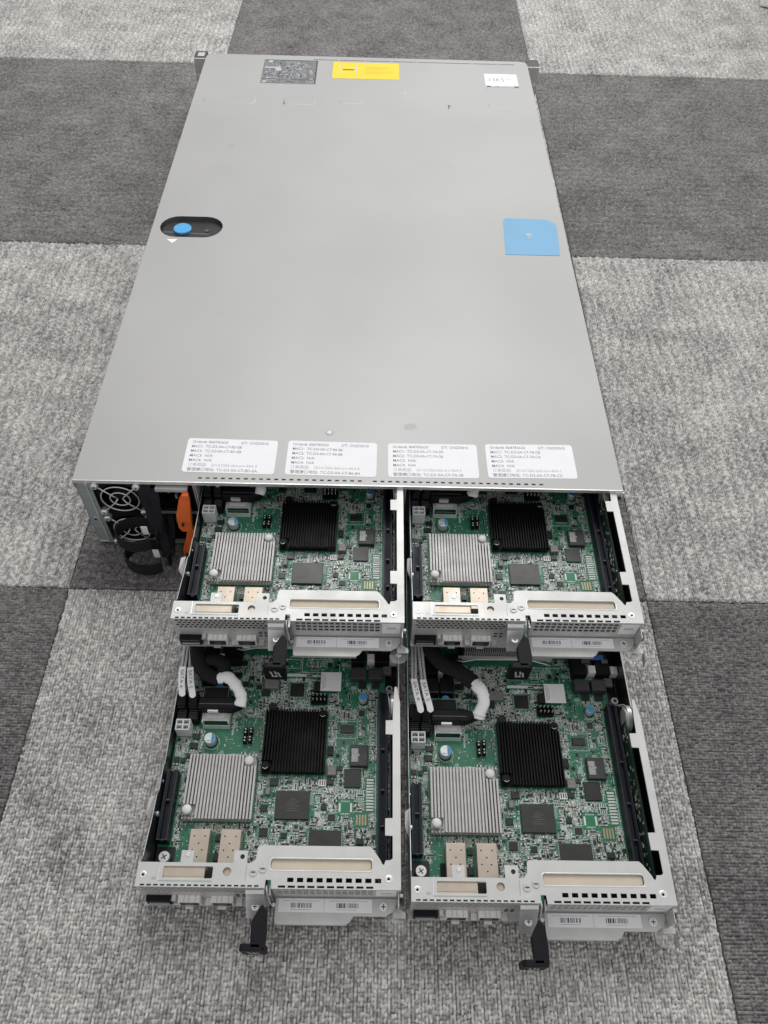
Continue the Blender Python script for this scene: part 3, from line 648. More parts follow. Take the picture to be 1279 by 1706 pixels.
chip(70.0, 57.6, 74.8, 62.8, 1.3, 'chip_black', 'ud'); chip(74.8, 76.4, 81.2, 81.4, 1.4, 'chip_black', 'lr'); chip(115.8, 99.2, 119.8, 106.0, 2.0, 'black_matte'); chip(3.0, 92.5, 6.6, 96.4, 1.3); chip(8.2, 92.2, 11.0, 95.8, 1.3); chip(11.6, 95.6, 14.2, 99.2, 1.3)
chip(131.5, 169.5, 134.5, 173.5, 1.2); chip(112.8, 171.5, 115.4, 174.5, 1.4); chip(118.5, 170.2, 121.2, 172.4, 1.4); chip(86, 39.5, 90, 43.5, 1.3, 'chip_black', 'ud'); chip(22, 23, 26, 31, 3.4, 'black_plastic', None, 'small_connector', False)
chip(41, 37, 44.6, 41.5, 2.2, 'chip_black'); chip(41, 24, 44.6, 29, 2.2, 'chip_black'); chip(55.8, 108.0, 59.0, 112.6, 1.4, 'chip_black', 'lr')
# 16 pin driver chip with its white outline
chip(125.2, 116.6, 134.6, 122.6, 2.2, 'chip_black', 'ud')
m = MB(); z = PZ+0.05
def outline(m, x0, y0, x1, y1, w=0.3, mt='silk', z=PZ+0.04):
    m.box(x0, y0, z, x1, y0+w, z+0.03, mt); m.box(x0, y1-w, z, x1, y1, z+0.03, mt); m.box(x0, y0+w, z, x0+w, y1-w, z+0.03, mt); m.box(x1-w, y0+w, z, x1, y1-w, z+0.03, mt)
outline(m, 121.6, 112.8, 137.4, 126.4); outline(m, 127.6, 74.6, 142.4, 90.2); outline(m, 79.4, 50.6, 112.5, 73.8); outline(m, 92, 166.5, 122, 181, 0.35); outline(m, 96, 172, 112, 178.5)
outline(m, 108, 127, 120.8, 147); outline(m, 20.6, 119.2, 40.8, 125.5, 0.35); outline(m, 130.5, 170.2, 159, 180); outline(m, 112.5, 136.5, 120.8, 147)
outline(m, 79.5, 141.5, 99.5, 160.8); outline(m, 136.5, 66, 145.5, 74); outline(m, 59, 166, 76, 180); outline(m, 76.5, 170, 91, 178)
m.box(79.5, 163.0, z, 99.5, 165.4, z+0.03, 'silk'); m.box(99.5, 163.2, z, 108, 164.6, z+0.03, 'silk')
for k in range(10): m.box(83.5+k*1.35, 158.2, z, 84.2+k*1.35, 161.8-(k%3)*0.5, z+0.03, 'silk')
m.box(99.5, 126.5, z, 99.9, 141, z+0.03, 'silk'); m.box(121.8, 142.5, z, 122.2, 164.0, z+0.03, 'silk'); m.box(122.2,136.9,z,126.4,137.3,z+.03,'silk'); m.box(126.0,130,z,126.4,137,z+.03,'silk')
m.box(151.6, 20, z, 152.0, 146, z+0.03, 'silk'); m.box(116, 107.5, z, 119.8, 125, z+0.03, 'silk_soft')
for k in range(30): m.box(146.5, 96+k*1.25, z, 150.6, 96.45+k*1.25, z+0.03, 'silk' if k%4 else 'silk_soft')
for k in range(24): m.box(147.0+(k%2)*0.8, 22+k*1.4, z, 150.8, 22.5+k*1.4, z+0.03, 'silk_soft')
for k in range(11): m.box(104+k*0.01, 63.0, z, 107.4, 71.6, z+0.03, 'silk_soft') if k == 0 else None
add(m, 'silkscreen', board)
def btxt(s, x, y, size, ang=90, w=None):
    a = math.radians(ang); return text('board_marking', s, size, XF((x, y, PZ+0.06), (math.cos(a), math.sin(a), 0), (-math.sin(a), math.cos(a), 0)), 'silk', board, w, th=0.02)
btxt('SLOT2 PCIE G2 X16', 13.6, 46, 2.4, 90, 34); btxt('MLK22 V2.0', 15.4, 31, 2.4, 90, 15); btxt('MINISAS_A', 44.2, 114, 2.4, 90, 16); btxt('SATA CPU1', 152.4, 61, 2.6, 90, 18); btxt('TE CPU1', 151.2, 45, 2.2, 90, 12)
# socket with white body (flash rom), hole
m = MB(); m.chamfer(132.8,90.6,PZ+0.1,145.8,106.4,PZ+4,'ferrite',0.4); m.box(133.4,93.4,PZ+4.01,138.8,98.0,PZ+4.3,'inductor_grey'); m.box(133.4,99.6,PZ+4.01,138.8,103.6,PZ+4.3,'inductor_grey')
for k in range(5): m.box(133.8,93.8+k*0.9,PZ+4.31,138.2,94.1+k*0.9,PZ+4.34,'solder'); m.box(133.8,99.9+k*0.8,PZ+4.31,138.2,100.2+k*0.8,PZ+4.34,'solder')
for k in range(5): m.box(134+k*1.2,98.0,PZ+4.1,134.6+k*1.2,99.6,PZ+4.2,'solder')
occ(132,90,146.5,107); add(m, 'chip_socket', board)
m = MB(); m.cyl(123.3, 99.2, PZ+0.03, PZ+0.06, 1.6, 'black_matte', 16); add(m, 'mounting_hole', board); occ(121,97,125,101.5)
m = MB()
for (x0,y0,x1,y1) in ((127.2,58.0,133.6,65.2),): 
    m.box(x0,y0,PZ+0.05,x1,y1,PZ+0.09,'pad_green'); m.box(x0-1.6,y0+0.5,PZ+0.05,x0-0.2,y1-0.5,PZ+0.1,'silk'); m.box(x1+0.2,y0+0.5,PZ+0.05,x1+1.6,y1-0.5,PZ+0.1,'silk')
    for k in range(7): m.box(x0+k*0.95,y1+0.3,PZ+0.05,x0+0.5+k*0.95,y1+1.3,PZ+0.1,'solder'); m.box(x0+k*0.95,y0-1.3,PZ+0.05,x0+0.5+k*0.95,y0-0.3,PZ+0.1,'solder')
add(m, 'empty_footprint', board); occ(125,56,135.5,67)
m = MB()
for k in range(4):
    m.box(138.2+k*2.05,49.2,PZ+0.05,139.4+k*2.05,56.6,PZ+0.5,'gold_pad')
add(m, 'contact_row', board); occ(137,48,146.5,57.5)
m = MB()
for k in range(11): m.box(145.2,59.4+k*2.15,PZ+0.05,150.4,60.7+k*2.15,PZ+0.4,'silk' if k%3 else 'solder')
add(m, 'resistor_bank', board); occ(144.5,58.5,151.5,83)
m = MB(); m.box(137.8,69,PZ+0.05,143.8,71.4,PZ+0.7,'silk'); m.box(138.6,69.5,PZ+0.71,143.0,70.9,PZ+0.9,'chip_black')
for k in range(4): m.box(138.2+k*1.5,66.6,PZ+0.05,138.8+k*1.5,68.8,PZ+0.3,'solder'); m.box(138.2+k*1.5,71.6,PZ+0.05,138.8+k*1.5,73.6,PZ+0.3,'solder')
add(m, 'resistor_array', board); occ(137,66,145,74)
m = MB(); m.box(110.2,76.4,PZ+0.1,115.8,81.0,PZ+1.2,'tape_white')
for k in range(3): m.box(111.0+k*1.7,77.0,PZ+1.21,111.9+k*1.7,80.4,PZ+1.3,'ceramic_brown')
add(m, 'status_light', board); occ(110,76,116,81.5)
m = MB(); m.chamfer(64.2,150.9,PZ+0.1,75.4,158.3,PZ+5.2,'inductor_grey',0.5); occ(64,150.5,75.6,158.5); add(m, 'power_inductor', board)
m = MB(); m.chamfer(116.2,83.4,PZ+0.1,122.8,90.2,PZ+4.2,'inductor_grey',0.5); occ(116,83,123,90.5); add(m, 'power_inductor', board)
for x0,x1 in ((131.4,143.2),(144.9,156.4)):
    m = MB(); m.chamfer(x0,158.8,PZ+0.1,x1,168.0,PZ+7.2,'ferrite',0.5); m.box(x0+0.8,168.1,PZ+0.1,x0+2.6,169.8,PZ+1,'solder'); m.box(x1-3,168.1,PZ+0.1,x1-1.2,169.8,PZ+1,'solder'); occ(x0,158,x1,170); add(m, 'power_inductor', board)
m = MB(); m.chamfer(72.5,69,PZ+0.1,76,74.5,PZ+3.5,'inductor_grey',0.4); occ(72,68.5,76.5,75); add(m, 'power_inductor', board)
# headers
m = MB(); m.box(101.2,139.4,PZ+0.1,113.4,147.2,PZ+2.4,'black_plastic')
for i in range(4):
    for j in range(2): m.box(102.4+i*3.0,141+j*3.8,PZ+2.4,103.0+i*3.0,141.6+j*3.8,PZ+8.2,'solder'); m.box(102.0+i*3.0,140.6+j*3.8,PZ+2.41,103.6+i*3.0,142.4+j*3.8,PZ+5.0,'black_plastic')
occ(101,139,114,148); add(m, 'pin_header', board)
m = MB()
for x,y in ((53.6,116),(57.6,116.4),(53.6,109.6),(57.4,110)): m.box(x-1.4,y-2.4,PZ+0.1,x+1.4,y+2.4,PZ+4.6,'black_plastic'); m.box(x-0.5,y-1.6,PZ+4.61,x+0.5,y-0.7,PZ+4.9,'solder'); m.box(x-0.5,y+0.7,PZ+4.61,x+0.5,y+1.6,PZ+4.9,'solder')
occ(51.5,106.5,60,119.5); add(m, 'jumper_block', board)
# QR sticker left blank: a white product sticker with a column of fine print
m = MB(); m.box(107.8,149.2,PZ+4.1,123.8,165.2,PZ+4.25,'tape_white'); m.box(109.5,151,PZ+0.1,122,163.5,PZ+4.09,'chip_black'); o = add(m, 'white_sticker', board); occ(107.5,149,124,165.5)
m = MB()
for k in range(3): m.box(109.0+k*1.0,150.4+k*0.7,PZ+4.26,109.5+k*1.0,163.6-k*1.3,PZ+4.29,'ink_pale')
m.obj('sticker_print', o)
# electrolytic cans
def can(x, y, r, h, name='capacitor', half=True):
    m = MB(); m.cyl(x, y, PZ+0.1, PZ+0.8, r+0.5, 'black_plastic', 24); m.cyl(x, y, PZ+0.8, PZ+h-0.5, r, 'cap_silver', 28, cap=False); m.cyl(x, y, PZ+h-0.5, PZ+h, r, 'cap_silver', 28, r1=r-0.4)
    P = [(x+(r-0.5)*math.cos(math.radians(a)), y+(r-0.5)*math.sin(math.radians(a))) for a in (range(-70,71,10) if half else range(0,360,12))]
    m.prism(P, PZ+h+0.01, PZ+h+0.06, 'cap_blue')
    if half: m.prism([(x-r*0.5,y-r*0.6),(x+r*0.12,y-r*0.6),(x+r*0.12,y-r*0.45),(x-r*0.5,y-r*0.45)], PZ+h+0.01, PZ+h+0.05, 'cap_blue')
    occ(x-r-0.6,y-r-0.6,x+r+0.6,y+r+0.6); o = add(m, name, board)
    m = MB(); m.tube([(x+(r+1.2)*math.cos(2*math.pi*i/24)+0.8, y+(r+1.2)*math.sin(2*math.pi*i/24)-0.4, PZ+0.12) for i in range(24)], 0.18, 'silk', 6, True); m.obj('ring_marking', o)
can(28.2, 108.6, 4.3, 8.0); can(141.2, 143.4, 3.4, 7.0, half=False); can(30.0, 150.0, 3.0, 7.0, half=False)
# small molex power connector
m = MB(); x0,y0,x1,y1 = 2.6,112.4,13.2,121.0; h = 13.2
m.box(x0,y0,PZ+0.2,x1,y0+0.9,PZ+h,'milky_plastic'); m.box(x0,y1-0.9,PZ+0.2,x1,y1,PZ+h,'milky_plastic'); m.box(x0,y0+0.9,PZ+0.2,x0+0.9,y1-0.9,PZ+h,'milky_plastic'); m.box(x1-0.9,y0+0.9,PZ+0.2,x1,y1-0.9,PZ+h,'milky_plastic')
m.box(x0+0.9,(y0+y1)/2-0.5,PZ+0.2,x1-0.9,(y0+y1)/2+0.5,PZ+h,'milky_plastic')
for a, b in ((y0+0.9,(y0+y1)/2-0.5),((y0+y1)/2+0.5,y1-0.9)): m.box((x0+x1)/2-0.5,a,PZ+0.2,(x0+x1)/2+0.5,b,PZ+h,'milky_plastic')
m.box(x0+0.9,y0+0.9,PZ+0.3,x1-0.9,y1-0.9,PZ+6.5,'grey_plastic'); occ(x0,y0,x1,y1)
for dx in (2.6, 8.0):
    for dy in (2.2, 6.4): m.box(x0+dx-0.2,y0+dy-0.4,PZ+6.5,x0+dx+0.7,y0+dy+0.5,PZ+10.5,'solder')
add(m, 'power_connector', board, bevel=0.25)
# heatsinks
m = MB(); m.box(16.2,50.2,PZ+1.6,64.4,96.2,PZ+3.0,'aluminium'); m.box(24.5,50.8,PZ+3.01,55,95.8,PZ+5.2,'aluminium'); m.box(24,58,PZ+0.1,56,88,PZ+1.59,'chip_grey')
for i in range(21):
    x = 16.3+i*2.37; y0 = 50.2; y1 = 96.2
    if x < 24: y0 = 60.0
    if x > 55.5: y1 = 88.0
    m.box(x,y0,PZ+3.0,x+1.35,y1,PZ+8.6,'aluminium')
    if x < 24: m.box(x,50.2,PZ+3,x+0.85,51.4,PZ+7.2,'aluminium')
    if x < 24: m.box(x,53,PZ+3,x+0.85,54,PZ+6.4,'aluminium')
    if x > 55.5: m.box(x,94.6,PZ+3,x+0.85,96.2,PZ+9.2,'aluminium')
occ(15.8,50,65,96.5); hs = add(m, 'silver_heatsink', board)
for x,y in ((19.6,56.0),(59.6,91.6)):
    m = MB(); m.cyl(x,y,PZ+3.0,PZ+9.4,2.2,'white_plastic',20); m.dome(x,y,PZ+9.4,3.5,1.8,'white_plastic',22); m.obj('push_pin', hs)
m = MB(); m.box(68,84.4,PZ+1.5,114.4,132.4,PZ+2.8,'anodised_black'); m.box(75.5,85,PZ+2.81,107,132,PZ+4.6,'anodised_black'); m.box(76,92,PZ+0.1,106,122,PZ+1.49,'chip_grey')
for i in range(22):
    x = 68.1+i*2.16; y0 = 84.4; y1 = 132.4
    if x < 75: y0 = 92.6
    if x > 107.5: y1 = 125.0
    m.box(x,y0,PZ+2.8,x+0.95,y1,PZ+7.8,'anodised_black')
occ(67.6,84,115,133); hs = add(m, 'black_heatsink', board)
for x,y in ((71.4,88.4),(111,128.8)):
    m = MB(); m.cyl(x,y,PZ+2.8,PZ+7.0,2.4,'black_plastic',20); m.cyl(x,y,PZ+7.0,PZ+8.6,3.4,'black_plastic',20,r1=2.9); m.tube([(x-2.0,y-1.6,PZ+8.8),(x,y-2.6,PZ+8.7),(x+2.0,y-1.6,PZ+8.8)],0.28,'bright_steel',6); m.obj('push_pin', hs)
m = MB(); m.cyl(72.5,134.8,PZ+0.5,PZ+6,3.2,'black_matte',16); add(m, 'black_standoff', board)
# sfp cages
for x0,x1 in ((25.2,38.6),(46.2,60.0)):
    m = MB(); m.box(x0,-0.2,PZ+0.2,x1,42.2,D(-23.2),'cage_steel')
    o = add(m, 'port_cage', board, bevel=0.3)
    m = MB()
    for a,b in ((3.0,37.5),(10.4,37.5),(6.6,32.8),(3.0,28.4),(9.4,28.4),(6.6,24.0)): m.cyl(x0+a,b,D(-23.19),D(-23.15),0.55,'black_matte',10)
    m.obj('vent_hole', o); occ(x0-1,0,x1+1,43)
m = MB(); m.cyl(8.4,25.4,PZ+0.1,PZ+3.4,2.4,'zinc_steel',18); m.cyl(8.4,25.4,PZ+3.4,PZ+5.6,4.0,'bright_steel',22,r1=3.6); m.cbox(8.4,25.4,PZ+5.61,4.2,0.7,0.06,'dark_steel',0.6); m.cbox(8.4,25.4,PZ+5.69,0.7,4.2,0.06,'dark_steel',0.6); occ(4,21,13,30); add(m, 'board_screw', board)
m = MB(); m.box(1.7,22,PZ+0.02,14.5,33,PZ+0.09,'mylar_black'); add(m, 'insulator_patch', board); occ(1,3,14.6,33); occ(0,3,160,14)
# long slots
def slot(x0,y0,x1,y1,h,name,keys):
    m = MB(); m.box(x0,y0,PZ+0.2,x1,y1,PZ+h-3,'slot_plastic'); w = (x1-x0)
    m.box(x0,y0,PZ+h-3,x0+w*0.3,y1,PZ+h,'slot_plastic'); m.box(x1-w*0.3,y0,PZ+h-3,x1,y1,PZ+h,'slot_plastic')
    for k in keys: m.box(x0+w*0.3,k-0.5,PZ+h-3,x1-w*0.3,k+0.5,PZ+h-0.1,'slot_edge')
    for a in (x0,x1-0.35): m.box(a,y0+0.5,PZ+h+0.01,a+0.35,y1-0.5,PZ+h+0.15,'slot_edge')
    m.box(x0,y0,PZ+h+0.01,x1,y0+0.45,PZ+h+0.2,'slot_edge'); m.box(x0,y1-0.45,PZ+h+0.01,x1,y1,PZ+h+0.2,'slot_edge')
    occ(x0-0.5,y0-1,x1+0.5,y1+1); return add(m, name, board)
slot(2.4,34.8,9.6,83.6,11.0,'expansion_slot',(62.0,))
slot(153.4,18.0,160.0,146.4,11.0,'expansion_slot',(101.0,71.0,46.0))
m = MB(); m.box(161.2,20,PZ-1,162.4,128,PZ+22,'board_dark')
rnd = random.Random(11)
for k in range(90):
    y = 22+rnd.random()*100; z = PZ+2+rnd.random()*18; m.box(160.9,y,z,161.19,y+1+rnd.random()*2,z+0.8+rnd.random(),rnd.choice(['solder','ceramic_tan','chip_black','silk_soft']))
m.box(163.6,22,PZ+0.2,165.6,120,PZ+15,'slot_plastic')
add(m, 'riser_board')
m = MB(); m.cyl(131,D(-17),162.5,165.5,10,'bright_steel',32,axis='x'); m.cyl(131,D(-17),161.9,162.49,8.6,'zinc_steel',32,axis='x'); b0 = add(m, 'coin_battery')
m = MB(); m.tube([(160.5,142,D(-20)),(159.8,138,D(-10)),(160.6,132,D(-6)),(161.2,126,D(-9)),(161,124,D(-18))],0.35,'bright_steel',6); m.obj('battery_clip', b0)
m = MB(); m.cyl(161.5,151,D(-31),D(-29),3.0,'zinc_steel',18,r1=2.6); m.cyl(161.5,151,D(-29),D(-28.8),1.5,'dark_steel',12); m.tube([(157,148,D(-28)),(160,144,D(-22)),(164,143,D(-18)),(166,140,D(-16))],0.5,'bright_steel',6); add(m, 'board_screw', board)
# back edge connectors
def block(x0,y0,x1,y1,h,mt,name='rear_connector'):
    m = MB(); m.chamfer(x0,y0,PZ+0.2,x1,y1,PZ+h,mt,0.5); occ(x0,y0,x1,y1); return add(m, name, board)
for (x0,y0,x1,y1) in ((14.5,170,24.5,186),(29,171,44,188),(131,172,142,190),(150,172,161,190)): block(x0,y0,x1,y1,9,'black_plastic')
for (x,y,h) in ((25.0,171,9.5),(143.8,173,9.5),(161.5,173,8.5),(14.4,186,9)):
    m = MB(); m.chamfer(x,y,PZ+0.2,x+5.8,y+6.4,PZ+h,'warm_white',0.5); occ(x,y,x+6,y+7); add(m, 'white_post', board)
for x in (139,155): 
    m = MB(); m.box(x,181,PZ+9.05,x+5,184,PZ+10.5,'grey_plastic'); add(m, 'connector_clip', board)
m = MB(); m.chamfer(141,184,PZ+9.1,157,188,PZ+11,'blue_plastic',0.4); add(m, 'blue_connector', board)
m = MB(); m.box(156.5,164.5,PZ+0.1,163,171.5,PZ+3,'inductor_grey'); add(m,'power_inductor',board); occ(156,164,164,172)
m = MB(); m.box(15.5,153.5,PZ+0.2,24.5,166,PZ+10,'black_plastic'); m.box(26,153.5,PZ+0.2,36.5,166,PZ+10,'black_plastic'); m.box(15.5,153.6,PZ+10.02,24.5,154.2,PZ+10.4,'grey_plastic'); m.box(26,153.6,PZ+10.02,36.5,154.2,PZ+10.4,'grey_plastic'); occ(15,153,37,167); add(m, 'memory_connector', board)
m = MB(); m.box(19.5,140.5,PZ+0.2,37.5,148.5,PZ+9,'black_matte'); outline(m,19.0,139.8,38.0,149.0,0.35,'silk_soft',PZ+9.02); occ(19,139,39,149); add(m, 'memory_connector', board)
# processor heatsink comb
m = MB(); m.box(42,187.5,PZ+3,112,260,PZ+5,'dark_steel')
m.box(44,184.8,PZ+5,110,258,PZ+9,'black_matte')
for i in range(36): m.box(46+i*1.76,184.7,PZ+9,46.6+i*1.76,258,PZ+19,'aluminium')
m.box(41,183.6,PZ+6.5,113,184.6,PZ+12,'bright_steel'); m.box(112.4,184.0,PZ+4,116,190,PZ+13,'bright_steel')
occ(40,182,118,262); hs = add(m, 'processor_heatsink', board)
m = MB(); m.tube([(40,182,PZ+9),(45,180.5,PZ+9.6),(55,182.4,PZ+10),(80,183,PZ+10),(98,182.6,PZ+10),(110,180.4,PZ+8),(115,179.8,PZ+6)],0.55,'bright_steel',8); m.obj('retention_wire', hs)

# mini sas cage
m = MB(); m.box(20.8,119.8,PZ+0.2,40.6,120.4,PZ+3.5,'solder'); m.box(20.6,120.6,PZ+0.2,21.4,134,PZ+8.4,'solder'); m.box(39.9,120.6,PZ+0.2,40.7,134,PZ+8.4,'solder'); m.add([(21,121.6,PZ+8.4),(40.4,121.6,PZ+8.4),(39.2,129,PZ+9.2),(22.4,129,PZ+9.2)],[(0,1,2,3)],'aluminium'); m.box(23.8,123.6,PZ+8.9,37.0,126.6,PZ+9.0,'solder')
m.box(21.5,129,PZ+0.2,39.8,134,PZ+8.3,'dark_steel'); occ(20,118.6,41.2,135); add(m, 'data_connector', board)
# sata plugs
for k, x0 in enumerate((1.4, 10.0)):
    m = MB(); m.box(x0,121.8,PZ+0.2,x0+7.4,130,PZ+9,'black_plastic')
    for j in range(5): m.box(x0+0.6,123+j*1.5,PZ+9.02,x0+6.8,123.5+j*1.5,PZ+9.5,'grey_plastic')
    m.box(x0+0.5,130.1,PZ+2,x0+6.9,141,D(-18),'black_plastic')
    occ(x0,121,x0+8,142); add(m, 'data_plug', board, bevel=0.4)

# ------------------------------------------------------------------ small components scattered over the board
rnd = random.Random(21)
GREEN = [(22,98,50,119,0.012),(44,98,66,128,0.06),(99,125,121,131,0.2),(96,160,122,168,0.04),(77,160,99,182,0.05),(100,168,128,183,0.10),(122,136,137,170,0.07),(121,106,138,127,0.03),
         (104,50,108,74,0.05),(146,84,152,94,0.05),(14,22,25,48,0.04),(119,88,128,106,0.12),(46,134,60,150,0.08),(140,108,152,128,0.07),(76,50,80,74,0.1)]
def dens(x, y):
    for a,b,c,d,q in GREEN:
        if a<=x<=c and b<=y<=d: return q
    return 0.97
def free(x0,y0,x1,y1):
    if x0 < 2.2 or x1 > 152.6 or y0 < 15 or y1 > 188: return False
    for a,b,c,d in FP:
        if x0 < c and x1 > a and y0 < d and y1 > b: return False
    return True
items = []
occg = set()
def tryput(x, y, w, d, kind):
    cells = {(int(i), int(j)) for i in np.arange(x/0.5, (x+w)/0.5-0.2, 1) for j in np.arange(y/0.5, (y+d)/0.5-0.2, 1)}
    if cells & occg or not free(x, y, x+w, y+d): return False
    occg.update(cells); items.append((w*d, kind, x, y, w, d)); return True
for k in range(5200):
    x = 2+rnd.random()*150; y = 15+rnd.random()*172
    if rnd.random() > dens(x, y): continue
    kind, w, d = rnd.choice([('cap',3.2,1.7),('cap',2.1,1.3),('res',3.2,1.6),('sot',2.2,2.6),('cap',1.3,2.1),('res',1.6,3.1),('ic',3.2,3.2),('ic',2.6,4.2),('arr',4.2,2.0),('arr',2.0,4.4),('silkbox',4.2,3.0),('silkbox',3.0,5.2),('lines',4.6,3.4),('lines',3.6,5.0)])
    tryput(x, y, w, d, kind)
for k in range(26000):
    x = 2+rnd.random()*150; y = 15+rnd.random()*172
    if rnd.random() > dens(x, y): continue
    kind, w, d = rnd.choice([('cap',1.5,0.8),('cap',0.8,1.5),('res',1.5,0.8),('res',0.8,1.5),('via',1.2,1.2),('pad',1.4,0.9),('pad',0.9,1.6),('via',1.1,1.1),('dark',1.4,1.1)])
    tryput(x, y, w, d, kind)
def emit(m, kind, x, y, w, d):
    z = PZ+0.03
    lng = w >= d
    if kind == 'cap' or kind == 'res':
        h = min(w,d)*(0.75 if kind == 'cap' else 0.4); b = {'cap': rnd.choice(['ceramic_tan','ceramic_tan','ceramic_brown','inductor_grey']), 'res': 'chip_black'}[kind]
        if lng: m.box(x,y,z,x+w*0.26,y+d,z+h,'solder',False); m.box(x+w*0.74,y,z,x+w,y+d,z+h,'solder',False); m.box(x+w*0.26,y,z,x+w*0.74,y+d,z+h*0.97,b,False)
        else: m.box(x,y,z,x+w,y+d*0.26,z+h,'solder',False); m.box(x,y+d*0.74,z,x+w,y+d,z+h,'solder',False); m.box(x,y+d*0.26,z,x+w,y+d*0.74,z+h*0.97,b,False)
    elif kind == 'sot': m.box(x,y+0.6,z,x+w,y+d-0.6,z+1.0,'chip_black',False); [m.box(x+q,y+e,z,x+q+0.5,y+e+0.5,z+0.3,'solder',False) for q,e in ((0.1,0),(w-0.6,0),(w/2-0.25,d-0.5))]
    elif kind == 'ic':
        m.box(x+0.5,y+0.5,z,x+w-0.5,y+d-0.5,z+0.9,'chip_black',False)
        for i in range(4): m.box(x+0.5+i*(w-1)/4,y,z,x+0.8+i*(w-1)/4,y+0.45,z+0.2,'solder',False); m.box(x+0.5+i*(w-1)/4,y+d-0.45,z,x+0.8+i*(w-1)/4,y+d,z+0.2,'solder',False)
    elif kind == 'arr':
        n = 4
        for i in range(n):
            if lng: m.box(x+i*w/n,y,z,x+i*w/n+w/n*0.55,y+d,z+0.35,'solder',False)
            else: m.box(x,y+i*d/n,z,x+w,y+i*d/n+d/n*0.55,z+0.35,'solder',False)
        m.box(x+w*0.2 if not lng else x, y+d*0.25 if lng else y, z, x+w*0.8 if not lng else x+w*0.98, y+d*0.75 if lng else y+d*0.98, z+0.5, 'chip_black', False)
    elif kind == 'silkbox': outline(m, x, y, x+w, y+d, 0.28, 'silk', z); m.box(x+0.7,y+0.7,z,x+w*0.45,y+d-0.7,z+0.15,'solder',False); m.box(x+w*0.6,y+0.7,z,x+w-0.7,y+d-0.7,z+0.3,rnd.choice(['silk_soft','chip_black','solder']),False)
    elif kind == 'lines':
        n = 5
        for i in range(n):
            if lng: m.box(x,y+i*d/n,z,x+w*(0.6+0.4*rnd.random()),y+i*d/n+0.25,z+0.03,'silk',False)
            else: m.box(x+i*w/n,y,z,x+i*w/n+0.25,y+d*(0.6+0.4*rnd.random()),z+0.03,'silk',False)
    elif kind == 'via': m.box(x+0.3,y+0.3,z,x+0.8,y+0.8,z+0.04,'solder',False); m.box(x+0.9,y+0.2,z,x+1.2,y+1.0,z+0.03,'silk_soft',False)
    elif kind == 'pad': m.box(x,y,z,x+w,y+d,z+0.12,rnd.choice(['silk','silk_soft','solder']),False)
    elif kind == 'dark': m.box(x,y,z,x+w,y+d,z+0.7,'chip_black',False)
ticks = []
for k in range(30000):
    x = 2+rnd.random()*150; y = 15+rnd.random()*172
    if rnd.random() > dens(x, y)*1.02 or not free(x, y, x+1, y+1): continue
    q = rnd.random()
    ticks.append((x, y, 0.28 if q < 0.5 else 0.8+rnd.random()*1.6, 0.8+rnd.random()*1.6 if q < 0.5 else 0.28) if q < 0.8 else (x, y, 0.45, 0.45))
soft = []
for k in range(2600):
    x = 2+rnd.random()*148; y = 15+rnd.random()*170; a = 1.5+rnd.random()*3.5; b = 1.5+rnd.random()*3.5
    if rnd.random() < dens(x, y)-0.3 and dens(x+a, y+b) > 0.5 and free(x, y, x+a, y+b): soft.append((x, y, a, b, rnd.choice(['silk_soft','pcb_grey','pcb_grey','board_dark'])))
items.sort(key=lambda t: -t[0])
solid = [t for t in items if t[1] in ('cap','res','sot','ic','arr')][:90]
NM = {'cap':'capacitor','res':'resistor','sot':'transistor','ic':'small_chip','arr':'resistor_array'}
for t in solid:
    m = MB(); emit(m, *t[1:]); m.v = [(x-t[2], y-t[3], z-PZ) for x,y,z in m.v]; o = m.obj(NM[t[1]], board); o.location = (t[2]*MM, t[3]*MM, PZ*MM)
ss = set(solid); m = MB()
for t in items:
    if t not in ss: emit(m, *t[1:])
for k, (x, y, a, b, q) in enumerate(soft): z = PZ+0.004+0.00001*k; m.add([(x,y,z),(x+a,y,z),(x+a,y+b,z),(x,y+b,z)], [(0,1,2,3)], q)
for x, y, a, b in ticks: m.add([(x,y,PZ+0.02),(x+a,y,PZ+0.02),(x+a,y+b,PZ+0.02),(x,y+b,PZ+0.02)], [(0,1,2,3)], 'silk')
o = add(m, 'small_components', board); o['kind'] = 'stuff'

